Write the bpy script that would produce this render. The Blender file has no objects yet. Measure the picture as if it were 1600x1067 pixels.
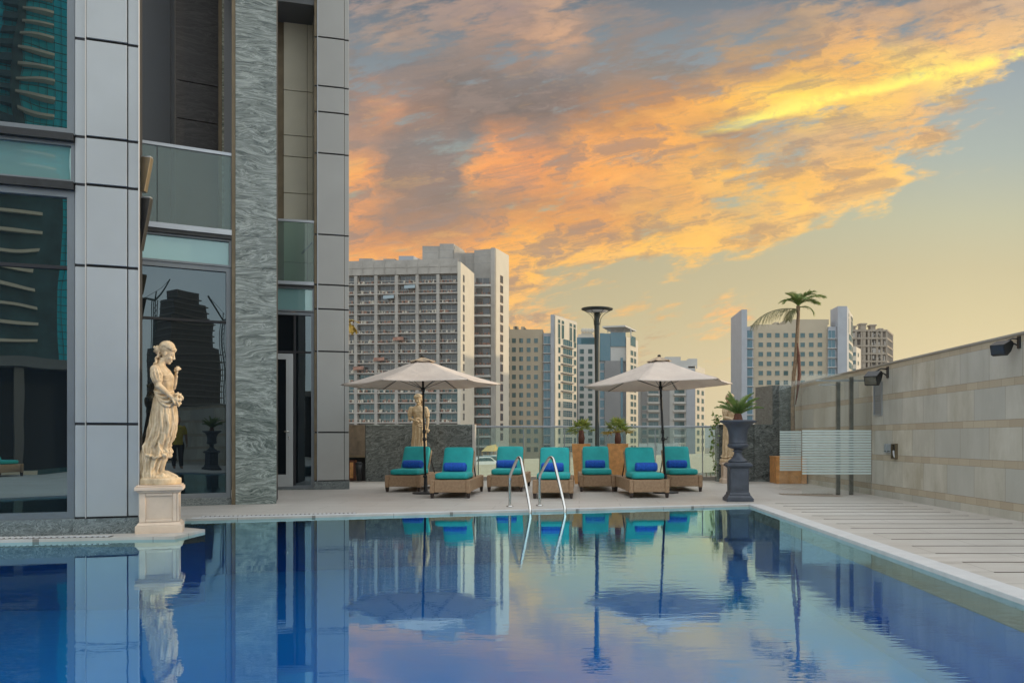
import bpy, bmesh, math, random
from math import sin, cos, pi, radians, sqrt, atan2
from mathutils import Vector, Matrix, noise as mnoise
random.seed(7)
SC = bpy.context.scene
COL = SC.collection
R = math.radians
FPX, CXP, HY, EYE = 1300.0, 905.0, 686.0, 1.0     # focal length in photo pixels, vanishing point, horizon, eye height

# ------------------------------------------------------------------ camera
cam = bpy.data.cameras.new('camera'); camo = bpy.data.objects.new('camera', cam); COL.objects.link(camo)
camo.location = (0, 0, EYE); camo.rotation_euler = (R(90), 0, 0)
cam.sensor_width = 36; cam.lens = 36*FPX/1600
cam.shift_x = -105/1600; cam.shift_y = 152.5/1600
cam.clip_start = 0.05; cam.clip_end = 9000
SC.camera = camo
SC.view_settings.view_transform = 'Standard'; SC.view_settings.look = 'None'
SC.view_settings.exposure = 0.2; SC.view_settings.gamma = 1

# ------------------------------------------------------------------ node helpers
def lin(c):
    return tuple((x/255/12.92 if x/255 <= .04045 else ((x/255+.055)/1.055)**2.4) for x in c[:3])
class NT:
    def __init__(s, tree):
        s.t = tree; s.n = tree.nodes; s.l = tree.links
    def new(s, typ, **kw):
        n = s.n.new(typ)
        for k, v in kw.items(): setattr(n, k, v)
        return n
    def put(s, sock, v):
        if isinstance(v, bpy.types.NodeSocket): s.l.new(v, sock)
        elif v is not None: sock.default_value = v
    def math(s, op, a, b=None, c=None, clamp=False):
        n = s.new('ShaderNodeMath', operation=op, use_clamp=clamp)
        s.put(n.inputs[0], a); s.put(n.inputs[1], b); s.put(n.inputs[2], c)
        return n.outputs[0]
    def vmath(s, op, a, b=None):
        n = s.new('ShaderNodeVectorMath', operation=op)
        s.put(n.inputs[0], a); s.put(n.inputs[1], b); return n.outputs[0]
    def mapr(s, v, a, b, c=0., d=1., smooth=False):
        n = s.new('ShaderNodeMapRange'); n.interpolation_type = 'SMOOTHSTEP' if smooth else 'LINEAR'
        s.put(n.inputs[0], v); s.put(n.inputs[1], a); s.put(n.inputs[2], b); s.put(n.inputs[3], c); s.put(n.inputs[4], d)
        return n.outputs[0]
    def noise(s, vec, scale, detail=4, rough=.5, dist=0., dim='3D'):
        n = s.new('ShaderNodeTexNoise'); n.noise_dimensions = dim
        s.put(n.inputs['Vector'], vec); n.inputs['Scale'].default_value = scale
        n.inputs['Detail'].default_value = detail; n.inputs['Roughness'].default_value = rough
        n.inputs['Distortion'].default_value = dist
        return n
    def ramp(s, fac, stops, interp='LINEAR'):
        n = s.new('ShaderNodeValToRGB'); cr = n.color_ramp; cr.interpolation = interp
        while len(cr.elements) < len(stops): cr.elements.new(0.5)
        for e, (p, c) in zip(cr.elements, sorted(stops, key=lambda q: q[0])):
            e.position = p; e.color = tuple(c) if len(c) == 4 else tuple(c)+(1,)
        s.put(n.inputs[0], fac); return n
    def mixc(s, f, a, b, typ='MIX'):
        n = s.new('ShaderNodeMix', data_type='RGBA', blend_type=typ)
        s.put(n.inputs[0], f); s.put(n.inputs[6], a); s.put(n.inputs[7], b); return n.outputs[2]
    def mixf(s, f, a, b):
        n = s.new('ShaderNodeMix', data_type='FLOAT')
        s.put(n.inputs[0], f); s.put(n.inputs[2], a); s.put(n.inputs[3], b); return n.outputs[0]
    def comb(s, x, y, z=0.):
        n = s.new('ShaderNodeCombineXYZ'); s.put(n.inputs[0], x); s.put(n.inputs[1], y); s.put(n.inputs[2], z); return n.outputs[0]
    def sep(s, v):
        n = s.new('ShaderNodeSeparateXYZ'); s.put(n.inputs[0], v); return n.outputs

# ------------------------------------------------------------------ world: sunset sky over the Nishita base
SUN_AZ, SUN_EL = R(18), R(11)       # from +X turned towards +Y
world = bpy.data.worlds.new('World'); SC.world = world; world.use_nodes = True
W = NT(world.node_tree); W.n.clear()
tc = W.new('ShaderNodeTexCoord')
dx, dy, dz = W.sep(tc.outputs['Generated'])
yy = W.math('MAXIMUM', dy, 0.06)
px = W.math('MULTIPLY_ADD', W.math('DIVIDE', dx, yy), FPX, CXP)
py = W.math('SUBTRACT', HY, W.math('MULTIPLY', W.math('DIVIDE', dz, yy), FPX))
base = W.comb(W.math('DIVIDE', px, 1000), W.math('DIVIDE', py, 1000), 0.)
# domain warp: large rolls and small wisps
n1 = W.noise(base, 5.5, 2, .5)
n2 = W.noise(W.comb(W.math('MULTIPLY', px, .001), W.math('MULTIPLY', py, .0022)), 9, 8, .62)
w1 = W.sep(n1.outputs['Color']); w2 = W.sep(n2.outputs['Color'])
wx = W.math('ADD', W.math('MULTIPLY', W.math('SUBTRACT', w1[0], .5), 130), W.math('MULTIPLY', W.math('SUBTRACT', w2[0], .5), 190))
wy = W.math('ADD', W.math('MULTIPLY', W.math('SUBTRACT', w1[1], .5), 55), W.math('MULTIPLY', W.math('SUBTRACT', w2[1], .5), 75))
qx = W.math('ADD', px, wx); qy = W.math('ADD', py, wy)
s = W.mapr(qx, 545, 1600)
ROWS = [
 (0,  [(545,165,140,130,.8),(600,135,130,130,.6),(690,156,135,126,.8),(800,150,130,124,.8),(860,186,152,128,.9),(940,128,124,124,.5),(1000,122,122,126,.55),(1090,118,122,130,.5),(1180,132,126,126,.6),(1260,168,145,122,.7),(1360,160,142,130,.6),(1450,172,146,126,.8),(1520,178,150,126,.8),(1600,196,166,136,.85)]),
 (60, [(545,128,126,126,.5),(620,165,142,126,.7),(700,142,128,122,.7),(790,172,140,120,.8),(850,198,156,124,.95),(900,190,150,122,.8),(960,136,124,118,.7),(1090,126,124,126,.55),(1160,158,138,118,.7),(1230,156,136,116,.75),(1300,214,166,112,.9),(1380,226,172,108,.9),(1420,166,146,126,.6),(1500,226,176,118,.9),(1600,236,190,126,.9)]),
 (110,[(545,118,116,116,.7),(640,112,116,122,.6),(700,118,112,110,.85),(800,122,112,108,.9),(870,118,116,118,.7),(980,130,124,118,.7),(1080,128,120,114,.7),(1160,182,144,106,.8),(1240,212,162,96,.9),(1330,236,180,96,1),(1420,250,206,104,1),(1500,252,212,110,1),(1570,240,200,120,.6),(1600,180,176,160,.2)]),
 (165,[(545,140,120,112,.9),(600,190,138,106,.9),(650,150,120,104,.9),(740,112,102,98,.95),(840,120,106,100,.95),(930,138,112,98,.95),(1020,190,136,88,.95),(1100,240,172,82,1),(1180,250,190,86,1),(1260,255,212,92,1),(1340,250,200,100,1),(1420,226,180,118,.8),(1480,206,172,130,.5),(1530,214,180,140,.45),(1600,165,175,170,.05)]),
 (220,[(545,176,136,112,.9),(640,124,114,110,.8),(720,116,118,120,.6),(770,226,152,96,.95),(830,150,122,106,.85),(900,224,154,88,.95),(980,240,164,82,1),(1060,238,168,84,1),(1120,170,134,100,.8),(1200,180,154,122,.6),(1290,204,168,122,.7),(1380,214,170,118,.7),(1440,236,182,106,.85),(1500,220,186,136,.45),(1550,190,180,158,.2),(1600,170,180,170,0)]),
 (270,[(545,236,160,90,1),(590,232,156,92,1),(630,140,118,106,.95),(700,134,116,108,.9),(730,232,158,90,1),(800,232,150,86,1),(880,236,158,86,1),(960,240,164,84,1),(1040,226,162,92,1),(1130,248,186,88,1),(1220,238,182,96,.95),(1300,240,182,100,.95),(1370,250,196,104,1),(1430,230,188,118,.5),(1480,214,190,140,.35),(1600,176,184,164,0)]),
 (320,[(545,216,146,92,1),(600,160,126,104,1),(680,132,114,104,1),(760,150,126,108,.9),(830,186,136,96,.95),(900,206,144,92,1),(990,196,146,98,1),(1080,232,172,92,.9),(1160,196,168,116,.55),(1240,250,192,96,1),(1310,236,186,110,.85),(1370,240,196,116,.6),(1420,176,180,152,0),(1600,186,190,158,0)]),
 (365,[(545,206,142,92,1),(620,186,132,94,1),(700,180,132,96,1),(780,208,144,88,1),(870,226,156,82,1),(960,216,152,86,1),(1050,246,186,84,1),(1140,244,188,96,1),(1200,238,184,100,.75),(1250,236,188,108,.55),(1320,186,180,136,0),(1600,198,196,152,0)]),
 (402,[(545,236,158,84,1),(640,242,164,84,1),(740,236,160,82,1),(820,252,182,80,1),(900,250,186,88,1),(980,246,184,88,.9),(1060,248,190,90,.8),(1140,246,188,92,.7),(1190,240,190,104,.45),(1240,214,180,110,.25),(1300,190,182,132,0),(1600,204,198,148,0)]),
 (440,[(545,234,160,86,1),(640,240,166,84,1),(760,246,176,82,1),(800,250,186,84,.9),(840,226,176,100,.5),(900,226,180,108,.35),(1000,222,180,112,.3),(1080,226,182,110,.4),(1160,200,178,120,.1),(1230,184,172,126,0),(1600,208,198,144,0)]),
 (500,[(545,228,166,96,.9),(700,232,170,94,.9),(800,242,182,96,.8),(860,240,178,100,.65),(930,222,172,104,.35),(1000,214,172,108,.3),(1090,228,176,108,.5),(1150,238,180,112,.6),(1190,224,184,120,.2),(1300,212,192,130,0),(1600,220,202,138,0)]),
 (570,[(545,226,178,106,.4),(800,226,176,104,.5),(960,224,176,104,.5),(1060,220,180,112,.3),(1160,222,186,120,.1),(1300,220,196,132,0),(1600,224,204,140,0)]),
 (660,[(545,214,184,124,0),(1600,218,198,138,0)]),
]
prevc = preva = None
for i, (yv, st) in enumerate(ROWS):
    rp = W.ramp(s, [((x-545)/1055, lin(c)+(a,)) for x, *ca in st for c, a in [(ca[:3], ca[3])]])
    if prevc is None: prevc, preva = rp.outputs[0], rp.outputs[1]
    else:
        f = W.mapr(qy, ROWS[i-1][0], yv)
        prevc = W.mixc(f, prevc, rp.outputs[0]); preva = W.mixf(f, preva, rp.outputs[1])
clear = W.ramp(W.mapr(py, -400, 700), [((yv+400)/1100, lin(c)) for yv, c in [(-400,(96,112,134)),(0,(112,124,134)),(120,(146,158,162)),(240,(162,172,164)),(340,(184,183,154)),(420,(196,185,146)),(500,(208,193,147)),(600,(222,202,152)),(690,(220,202,160))]])
cl_l = W.mixc(W.mapr(px, 700, 1500, .75, .0), clear.outputs[0], W.mixc(1., clear.outputs[0], lin((206,206,212))+(1,), 'MULTIPLY'))
# fine wisps, streaked along the wind
sv = W.comb(W.math('ADD', W.math('MULTIPLY', px, .001), W.math('MULTIPLY', py, .0006)), W.math('MULTIPLY', W.math('SUBTRACT', py, W.math('MULTIPLY', px, -.16)), .0030))
n3 = W.noise(sv, 10, 10, .68, .15)
n4 = W.noise(W.comb(W.math('MULTIPLY', px, .001), W.math('MULTIPLY', py, .003)), 22, 6, .6, .4)
cov = W.math('ADD', W.math('MULTIPLY', preva, .84), W.math('MULTIPLY', W.math('SUBTRACT', n3.outputs[0], .5), 2.2))
mask = W.mapr(cov, .30, .68, smooth=True)
mask = W.math('MULTIPLY', mask, W.mapr(preva, 0.02, .25))
gain = W.math('ADD', .72, W.math('MULTIPLY', W.math('ADD', W.math('MULTIPLY', n3.outputs[0], .7), W.math('MULTIPLY', n4.outputs[0], .3)), .56))
ccol = W.vmath('SCALE', prevc); ccol.node.inputs['Scale'].default_value = 1; W.l.new(gain, ccol.node.inputs['Scale'])
gry = W.noise(W.comb(W.math('MULTIPLY', qx, .001), W.math('ADD', W.math('MULTIPLY', py, .0030), W.math('MULTIPLY', px, .0006))), 7.5, 9, .68, .3)
lum = W.mapr(px, 700, 1250, 1., .70)
ccol = W.mixc(W.math('MULTIPLY', W.mapr(gry.outputs[0], .47, .62, 0, .78, True), lum), ccol, lin((138,122,114))+(1,))
fil = W.noise(W.comb(W.math('MULTIPLY', qx, .001), W.math('MULTIPLY', W.math('ADD', py, W.math('MULTIPLY', qx, .18)), .0042)), 17, 8, .7, .2)
ccol = W.mixc(W.mapr(fil.outputs[0], .52, .70, 0, .42, True), ccol, lin((158,138,128))+(1,))
ccol = W.mixc(W.math('MULTIPLY', W.mapr(gry.outputs[0], .46, .34, 0, .22, True), W.mapr(py, 100, 260, .25, 1.)), ccol, lin((255,196,98))+(1,))
# the bright rim of the cloud bank, running up to the right
ln = W.math('SUBTRACT', W.math('ADD', py, W.math('MULTIPLY', wy, .45)), W.math('MULTIPLY_ADD', W.math('SUBTRACT', px, 1120), -.262, 212))
rim = W.math('MULTIPLY', W.mapr(ln, -26, -5, 0, 1, True), W.mapr(ln, -5, 6, 1, 0, True))
rim = W.math('MULTIPLY', rim, W.math('MULTIPLY', W.mapr(px, 1060, 1200, 0, 1, True), W.mapr(W.noise(base, 9, 6, .7).outputs[0], .40, .52, .0, 1.)))
ccol = W.mixc(W.math('MULTIPLY', rim, .9), ccol, lin((255, 238, 112))+(1,))
mask = W.math('MAXIMUM', mask, W.math('MULTIPLY', rim, .8))
front = W.mixc(mask, cl_l, ccol)
sky = W.new('ShaderNodeTexSky'); sky.sky_type = 'NISHITA'; sky.sun_disc = False
sky.sun_elevation = SUN_EL; sky.sun_rotation = R(90)-SUN_AZ; sky.altitude = 50; sky.dust_density = 2.2; sky.ozone_density = 1.4
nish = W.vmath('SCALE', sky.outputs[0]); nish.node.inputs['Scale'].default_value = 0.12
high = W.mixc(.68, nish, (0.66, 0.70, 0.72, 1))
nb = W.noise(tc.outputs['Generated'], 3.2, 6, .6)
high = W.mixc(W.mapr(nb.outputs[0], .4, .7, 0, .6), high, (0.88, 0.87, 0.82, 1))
hg = W.vmath('SCALE', high); hg.node.inputs['Scale'].default_value = 2.15  # unseen sky above and behind the camera, brightened to lift the foreground
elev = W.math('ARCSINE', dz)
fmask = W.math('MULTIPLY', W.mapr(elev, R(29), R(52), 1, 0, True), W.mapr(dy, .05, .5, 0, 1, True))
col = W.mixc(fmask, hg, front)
col = W.mixc(W.mapr(dz, -.02, -.2), col, (0.20, 0.18, 0.14, 1))
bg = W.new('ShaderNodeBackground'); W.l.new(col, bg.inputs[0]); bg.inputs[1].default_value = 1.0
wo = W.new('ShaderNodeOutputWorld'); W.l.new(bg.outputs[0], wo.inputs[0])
try: world.cycles.sampling_method = 'MANUAL'; world.cycles.sample_map_resolution = 1024
except Exception: pass

sun = bpy.data.lights.new('sun', 'SUN'); suno = bpy.data.objects.new('sun', sun); COL.objects.link(suno)
sun.energy = 2.4; sun.angle = R(1.2); sun.color = (1.0, .76, .46)
sd = Vector((cos(SUN_EL)*cos(SUN_AZ), cos(SUN_EL)*sin(SUN_AZ), sin(SUN_EL)))
suno.rotation_euler = (-sd).to_track_quat('-Z', 'Y').to_euler(); suno.location = (40, 20, 30)

# ------------------------------------------------------------------ mesh helpers
class MB:
    def __init__(s): s.v = []; s.f = []; s.m = []; s.cur = 0; s.sm = []; s.smooth = False
    def add(s, vs, fs):
        b = len(s.v); s.v += [tuple(v) for v in vs]
        for f in fs: s.f.append(tuple(b+i for i in f)); s.m.append(s.cur); s.sm.append(s.smooth)
    def box(s, x0, x1, y0, y1, z0, z1, M=None):
        vs = [Vector(p) for p in [(x0,y0,z0),(x1,y0,z0),(x1,y1,z0),(x0,y1,z0),(x0,y0,z1),(x1,y0,z1),(x1,y1,z1),(x0,y1,z1)]]
        if M is not None: vs = [M @ v for v in vs]
        s.add(vs, [(0,3,2,1),(4,5,6,7),(0,1,5,4),(1,2,6,5),(2,3,7,6),(3,0,4,7)])
    def frust(s, x0, x1, y0, y1, z0, z1, k=1.0, kx=None, M=None):
        """box whose top is scaled by k about its centre"""
        cx, cy = (x0+x1)/2, (y0+y1)/2; hx, hy = (x1-x0)/2, (y1-y0)/2
        vs = [Vector((cx+a*hx, cy+b*hy, z0)) for a, b in [(-1,-1),(1,-1),(1,1),(-1,1)]] + [Vector((cx+a*hx*k, cy+b*hy*k, z1)) for a, b in [(-1,-1),(1,-1),(1,1),(-1,1)]]
        if M is not None: vs = [M @ v for v in vs]
        s.add(vs, [(0,3,2,1),(4,5,6,7),(0,1,5,4),(1,2,6,5),(2,3,7,6),(3,0,4,7)])
    def prism(s, poly, z0, z1):
        n = len(poly)
        if sum(poly[i][0]*poly[(i+1)%n][1]-poly[(i+1)%n][0]*poly[i][1] for i in range(n)) < 0: poly = poly[::-1]
        s.add([(x,y,z0) for x,y in poly]+[(x,y,z1) for x,y in poly],
              [tuple(range(n))[::-1], tuple(range(n,2*n))]+[(i,(i+1)%n,n+(i+1)%n,n+i) for i in range(n)])
    def tube(s, pts, rad, n=8, cap=True):
        pts = [Vector(p) for p in pts]
        if not hasattr(rad, '__len__'): rad = [rad]*len(pts)
        rings = []; ref = None
        for i, p in enumerate(pts):
            d = (pts[min(i+1,len(pts)-1)]-pts[max(i-1,0)])
            d = d.normalized() if d.length > 1e-9 else Vector((0,0,1))
            if ref is None: ref = Vector((1,0,0)) if abs(d.x) < .8 else Vector((0,1,0))
            u = (ref-d*ref.dot(d)).normalized(); w = d.cross(u); ref = u
            rings.append([p+(u*cos(2*pi*k/n)+w*sin(2*pi*k/n))*rad[i] for k in range(n)])
        vs = [v for r in rings for v in r]; fs = []
        for i in range(len(pts)-1):
            for k in range(n): fs.append((i*n+k, i*n+(k+1)%n, (i+1)*n+(k+1)%n, (i+1)*n+k))
        if cap: fs += [tuple(range(n))[::-1], tuple((len(pts)-1)*n+k for k in range(n))]
        s.add(vs, fs)
    def lathe(s, prof, c=(0,0,0), n=32, fn=None):
        vs = []; fs = []
        for i, (r, z) in enumerate(prof):
            for k in range(n):
                a = 2*pi*k/n; rr = r*(fn(a, z) if fn else 1)
                vs.append((c[0]+rr*cos(a), c[1]+rr*sin(a), c[2]+z))
        for i in range(len(prof)-1):
            for k in range(n): fs.append((i*n+k, i*n+(k+1)%n, (i+1)*n+(k+1)%n, (i+1)*n+k))
        fs += [tuple(range(n))[::-1], tuple((len(prof)-1)*n+k for k in range(n))]
        s.add(vs, fs)
    def ell(s, c, r, M=None, n=14, m=9):
        vs = []; fs = []
        Q = M or Matrix.Identity(3)
        for j in range(1, m):
            t = pi*j/m
            for k in range(n):
                a = 2*pi*k/n
                vs.append(Vector(c)+Q@Vector((r[0]*sin(t)*cos(a), r[1]*sin(t)*sin(a), r[2]*cos(t))))
        top = len(vs); vs.append(Vector(c)+Q@Vector((0,0,r[2]))); vs.append(Vector(c)+Q@Vector((0,0,-r[2])))
        for j in range(m-2):
            for k in range(n): fs.append((j*n+k, (j+1)*n+k, (j+1)*n+(k+1)%n, j*n+(k+1)%n))
        for k in range(n): fs.append((top, k, (k+1)%n)); fs.append((top+1, (m-2)*n+(k+1)%n, (m-2)*n+k))
        s.add(vs, fs)
    def build(s, name, mats, parent=None, bevel=0, world=True, segs=2, sub=0):
        me = bpy.data.meshes.new(name)
        off = Vector(parent_world(parent)) if (parent is not None and world) else Vector((0,0,0))
        me.from_pydata([tuple(Vector(v)-off) for v in s.v], [], s.f)
        if not isinstance(mats, (list, tuple)): mats = [mats]
        for m in mats: me.materials.append(m)
        me.polygons.foreach_set('material_index', s.m)
        me.polygons.foreach_set('use_smooth', s.sm)
        me.update()
        o = bpy.data.objects.new(name, me); COL.objects.link(o)
        if parent is not None: o.parent = parent
        if bevel:
            b = o.modifiers.new('b', 'BEVEL'); b.width = bevel; b.segments = segs; b.limit_method = 'ANGLE'; b.angle_limit = R(40)
        if sub:
            b = o.modifiers.new('s', 'SUBSURF'); b.levels = sub; b.render_levels = sub
        return o
def parent_world(o):
    v = Vector((0,0,0))
    while o is not None: v = v+Vector(o.location); o = o.parent
    return v
def thing(name, loc, label, cat, group=None, rz=0):
    o = bpy.data.objects.new(name, None); COL.objects.link(o); o.location = loc; o.rotation_euler = (0,0,rz)
    o.empty_display_size = .2
    return tag(o, label, cat, group)
def tag(o, label=None, cat=None, group=None, kind=None):
    if label: o['label'] = label
    if cat: o['category'] = cat
    if group: o['group'] = group
    if kind: o['kind'] = kind
    return o
def copy_tree(o, parent=None):
    c = o.copy(); COL.objects.link(c)
    if parent is not None: c.parent = parent
    for ch in [q for q in bpy.data.objects if q.parent == o]: copy_tree(ch, c)
    return c
def inst(src, parent, wloc, rz=0, name=None):
    o = src.copy(); COL.objects.link(o)
    if name: o.name = name
    o.parent = parent; o.location = Vector(wloc)-parent_world(parent); o.rotation_euler = (0,0,rz); return o
def P(x, y, Y): return Vector(((x-CXP)/FPX*Y, Y, EYE-(y-HY)/FPX*Y))
def G(x, y, z=0.0):
    Y = FPX*(EYE-z)/(y-HY); return Vector(((x-CXP)/FPX*Y, Y, z))
class Plane:
    """vertical plane through A (right end) turned by ang; t runs along it, d is out of it"""
    def __init__(s, A, ang): s.A = Vector((A[0],A[1])); s.u = Vector((cos(ang), sin(ang))); s.n = Vector((sin(ang), -cos(ang))); s.ang = ang
    def t(s, px):
        k = (px-CXP)/FPX; return (k*s.A.y-s.A.x)/(s.u.x-k*s.u.y)
    def xy(s, t, d=0): q = s.A+s.u*t+s.n*d; return (q.x, q.y)
    def z(s, px, py):
        Y = s.A.y+s.u.y*s.t(px); return EYE-(py-HY)/FPX*Y
    def box(s, mb, t0, t1, z0, z1, d0, d1):
        a,b,c,e = s.xy(t0,d1), s.xy(t1,d1), s.xy(t1,d0), s.xy(t0,d0)
        mb.prism([a,b,c,e], z0, z1)
def remesh(o, voxel, smooth=2, disp=None):
    m = o.modifiers.new('r', 'REMESH'); m.mode = 'VOXEL'; m.voxel_size = voxel; m.use_smooth_shade = True
    if smooth:
        q = o.modifiers.new('q', 'SMOOTH'); q.factor = .5; q.iterations = smooth
    dg = bpy.context.evaluated_depsgraph_get()
    me = bpy.data.meshes.new_from_object(o.evaluated_get(dg)); mats = list(o.data.materials)
    o.modifiers.clear(); me.name = o.data.name; o.data = me
    if not len(me.materials):
        for mm in mats: me.materials.append(mm)
    if disp:
        for v in me.vertices: v.co += v.normal*disp(v.co)
    return o

# ------------------------------------------------------------------ materials
def pmat(name, color, rough=.6, metal=0., spec=.5, var=0., vscale=3., bump=0., bscale=40., coords='Object', var2=None, coat=0, bdist=.01, stretch=None):
    m = bpy.data.materials.new(name); m.use_nodes = True; T = NT(m.node_tree)
    b = T.n['Principled BSDF']; b.inputs['Roughness'].default_value = rough; b.inputs['Metallic'].default_value = metal
    b.inputs['Specular IOR Level'].default_value = spec; b.inputs['Coat Weight'].default_value = coat
    c = tuple(color)+(1,)
    tcn = T.new('ShaderNodeTexCoord').outputs[coords]
    if stretch: tcn = T.vmath('MULTIPLY', tcn, stretch)
    if var:
        nz = T.noise(tcn, vscale, 6, .6)
        lo = tuple(x*(1-var) for x in color)+(1,); hi = tuple(min(1,x*(1+var)) for x in color)+(1,)
        if var2: hi = tuple(var2)+(1,)
        col = T.mixc(T.mapr(nz.outputs[0], .3, .7), lo, hi); T.l.new(col, b.inputs['Base Color'])
    else: b.inputs['Base Color'].default_value = c
    if bump:
        nz = T.noise(tcn, bscale, 5, .6); bp = T.new('ShaderNodeBump'); bp.inputs['Strength'].default_value = bump; bp.inputs['Distance'].default_value = bdist
        T.l.new(nz.outputs[0], bp.inputs['Height']); T.l.new(bp.outputs[0], b.inputs['Normal'])
    return m
def granite(name, dark, light, scale=1.0, gloss=.3, rot=0., amt=.5, dist=7., stretch=(1,1,2.6)):
    m = bpy.data.materials.new(name); m.use_nodes = True; T = NT(m.node_tree); b = T.n['Principled BSDF']
    tcn = T.new('ShaderNodeTexCoord').outputs['Object']
    mp = T.new('ShaderNodeMapping'); T.l.new(tcn, mp.inputs[0]); mp.inputs['Rotation'].default_value = (0, rot, 0); mp.inputs['Scale'].default_value = stretch
    v = mp.outputs[0]
    wn = T.noise(v, 1.1*scale, 3, .55)
    vv = T.vmath('ADD', v, T.vmath('MULTIPLY', T.vmath('SUBTRACT', wn.outputs['Color'], (.5,.5,.5)), (.9/scale,.9/scale,1.0/scale)))
    f1 = T.noise(T.vmath('MULTIPLY', vv, (1,1,2.2)), 9*scale, 9, .78, .8); f2 = T.noise(T.vmath('MULTIPLY', vv, (1,1,3)), 3.4*scale, 7, .68, 1.0)
    rd = T.math('ABSOLUTE', T.math('SUBTRACT', f2.outputs[0], .5))
    veins = T.mapr(rd, 0.0, .04, 1, 0, True)
    fac = T.math('ADD', T.math('MULTIPLY', veins, amt), T.math('MULTIPLY', T.mapr(f1.outputs[0], .38, .68), .75-amt*.3), clamp=True)
    c = T.mixc(fac, tuple(dark)+(1,), tuple(light)+(1,))
    T.l.new(c, b.inputs['Base Color']); b.inputs['Roughness'].default_value = gloss
    return m
M = {}
M['panel'] = pmat('aluminium_cladding', (.35,.37,.375), .38, .25, var=.07, vscale=.9, coat=.1)
M['panel_warm'] = pmat('aluminium_cladding_warm', (.34,.34,.325), .4, .25, var=.06, vscale=.9)
M['trim'] = pmat('aluminium_trim', (.34,.37,.40), .35, .6, var=.08, vscale=3)
M['frame_dark'] = pmat('dark_window_frame', (.15,.17,.185), .4, .4, var=.08, vscale=3)
M['trim_light'] = pmat('pale_metal_edge', (.55,.53,.50), .4, .4)
M['bronze'] = pmat('bronze_trim', (.17,.135,.085), .45, .5, var=.2, vscale=4)
M['gap'] = pmat('joint_black', (.012,.013,.016), .7)
M['granite'] = granite('green_granite', (.042,.066,.06), (.50,.56,.53), .42, .22, 0., .40)
M['granite_dark'] = granite('dark_granite', (.022,.028,.028), (.26,.29,.28), .8, .25, .8, .35, stretch=(1,1,2.2))
M['granite_base'] = granite('granite_base', (.04,.05,.05), (.28,.32,.32), 2.0, .4, 1.2)
M['granite_in'] = granite('polished_black_granite', (.004,.004,.005), (.07,.065,.065), .6, .5)
M['cream_panel'] = pmat('cream_panel', (.58,.55,.43), .5, var=.06, vscale=2)
M['black'] = pmat('black_metal', (.018,.02,.022), .45, .3, var=.3, vscale=8)
M['dark_in'] = pmat('dark_interior', (.02,.025,.03), .7)
M['steel'] = pmat('stainless_steel', (.62,.62,.60), .18, 1.0, var=.06, vscale=6)
M['ceiling'] = pmat('grey_soffit', (.10,.11,.12), .6)
def glassmat(name, tint, body, refl=.5, wav=.02, wscale=1.2, rough=.0, lwf=.5):
    """dark coated glass: mirror share by fresnel plus body colour"""
    m = bpy.data.materials.new(name); m.use_nodes = True; T = NT(m.node_tree); T.n.clear()
    out = T.new('ShaderNodeOutputMaterial')
    gl = T.new('ShaderNodeBsdfGlossy'); gl.inputs['Color'].default_value = tuple(tint)+(1,); gl.inputs['Roughness'].default_value = rough
    df = T.new('ShaderNodeBsdfDiffuse'); df.inputs['Color'].default_value = tuple(body)+(1,)
    lw = T.new('ShaderNodeLayerWeight'); lw.inputs[0].default_value = .25
    f = T.math('ADD', refl, T.math('MULTIPLY', lw.outputs['Fresnel'], lwf), clamp=True)
    mx = T.new('ShaderNodeMixShader'); T.l.new(f, mx.inputs[0]); T.l.new(df.outputs[0], mx.inputs[1]); T.l.new(gl.outputs[0], mx.inputs[2])
    if wav:
        tcn = T.new('ShaderNodeTexCoord').outputs['Object']
        nz = T.noise(tcn, wscale, 1, .4); bp = T.new('ShaderNodeBump'); bp.inputs['Strength'].default_value = 1; bp.inputs['Distance'].default_value = wav
        T.l.new(nz.outputs[0], bp.inputs['Height']); T.l.new(bp.outputs[0], gl.inputs['Normal'])
    T.l.new(mx.outputs[0], out.inputs[0]); return m
M['glass_dark'] = glassmat('tinted_window_glass', (.60,.80,.88), (.006,.010,.014), .30, .0022)
M['glass_black'] = glassmat('dark_tinted_window_glass', (.62,.78,.86), (.005,.008,.011), .13, .002)
M['glass_teal'] = glassmat('teal_spandrel_glass', (.7,.9,.9), (.15,.27,.27), .14, .0012)
M['glass_city'] = glassmat('tower_window_glass', (.55,.75,.85), (.030,.075,.080), .05, 0, lwf=.2)
M['glass_cityb'] = glassmat('tower_blue_glass', (.5,.75,.95), (.025,.085,.11), .07, 0, lwf=.2)
def clearglass(name, tint, fog=.08, frost=None):
    m = bpy.data.materials.new(name); m.use_nodes = True; T = NT(m.node_tree); T.n.clear()
    out = T.new('ShaderNodeOutputMaterial'); tr = T.new('ShaderNodeBsdfTransparent'); tr.inputs[0].default_value = tuple(tint)+(1,)
    gl = T.new('ShaderNodeBsdfGlossy'); gl.inputs['Roughness'].default_value = .01
    lw = T.new('ShaderNodeFresnel'); lw.inputs[0].default_value = 1.5
    mx = T.new('ShaderNodeMixShader'); T.l.new(lw.outputs[0], mx.inputs[0]); T.l.new(tr.outputs[0], mx.inputs[1]); T.l.new(gl.outputs[0], mx.inputs[2])
    df = T.new('ShaderNodeBsdfDiffuse'); df.inputs[0].default_value = (.62,.72,.70,1)
    m2 = T.new('ShaderNodeMixShader'); m2.inputs[0].default_value = fog; T.l.new(mx.outputs[0], m2.inputs[1]); T.l.new(df.outputs[0], m2.inputs[2])
    T.l.new(m2.outputs[0], out.inputs[0]); return m
M['glass_rail'] = clearglass('green_balustrade_glass', (.60,.76,.72), .09)
M['glass_clear'] = clearglass('clear_screen_glass', (.97,.99,.985), .03)
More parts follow.
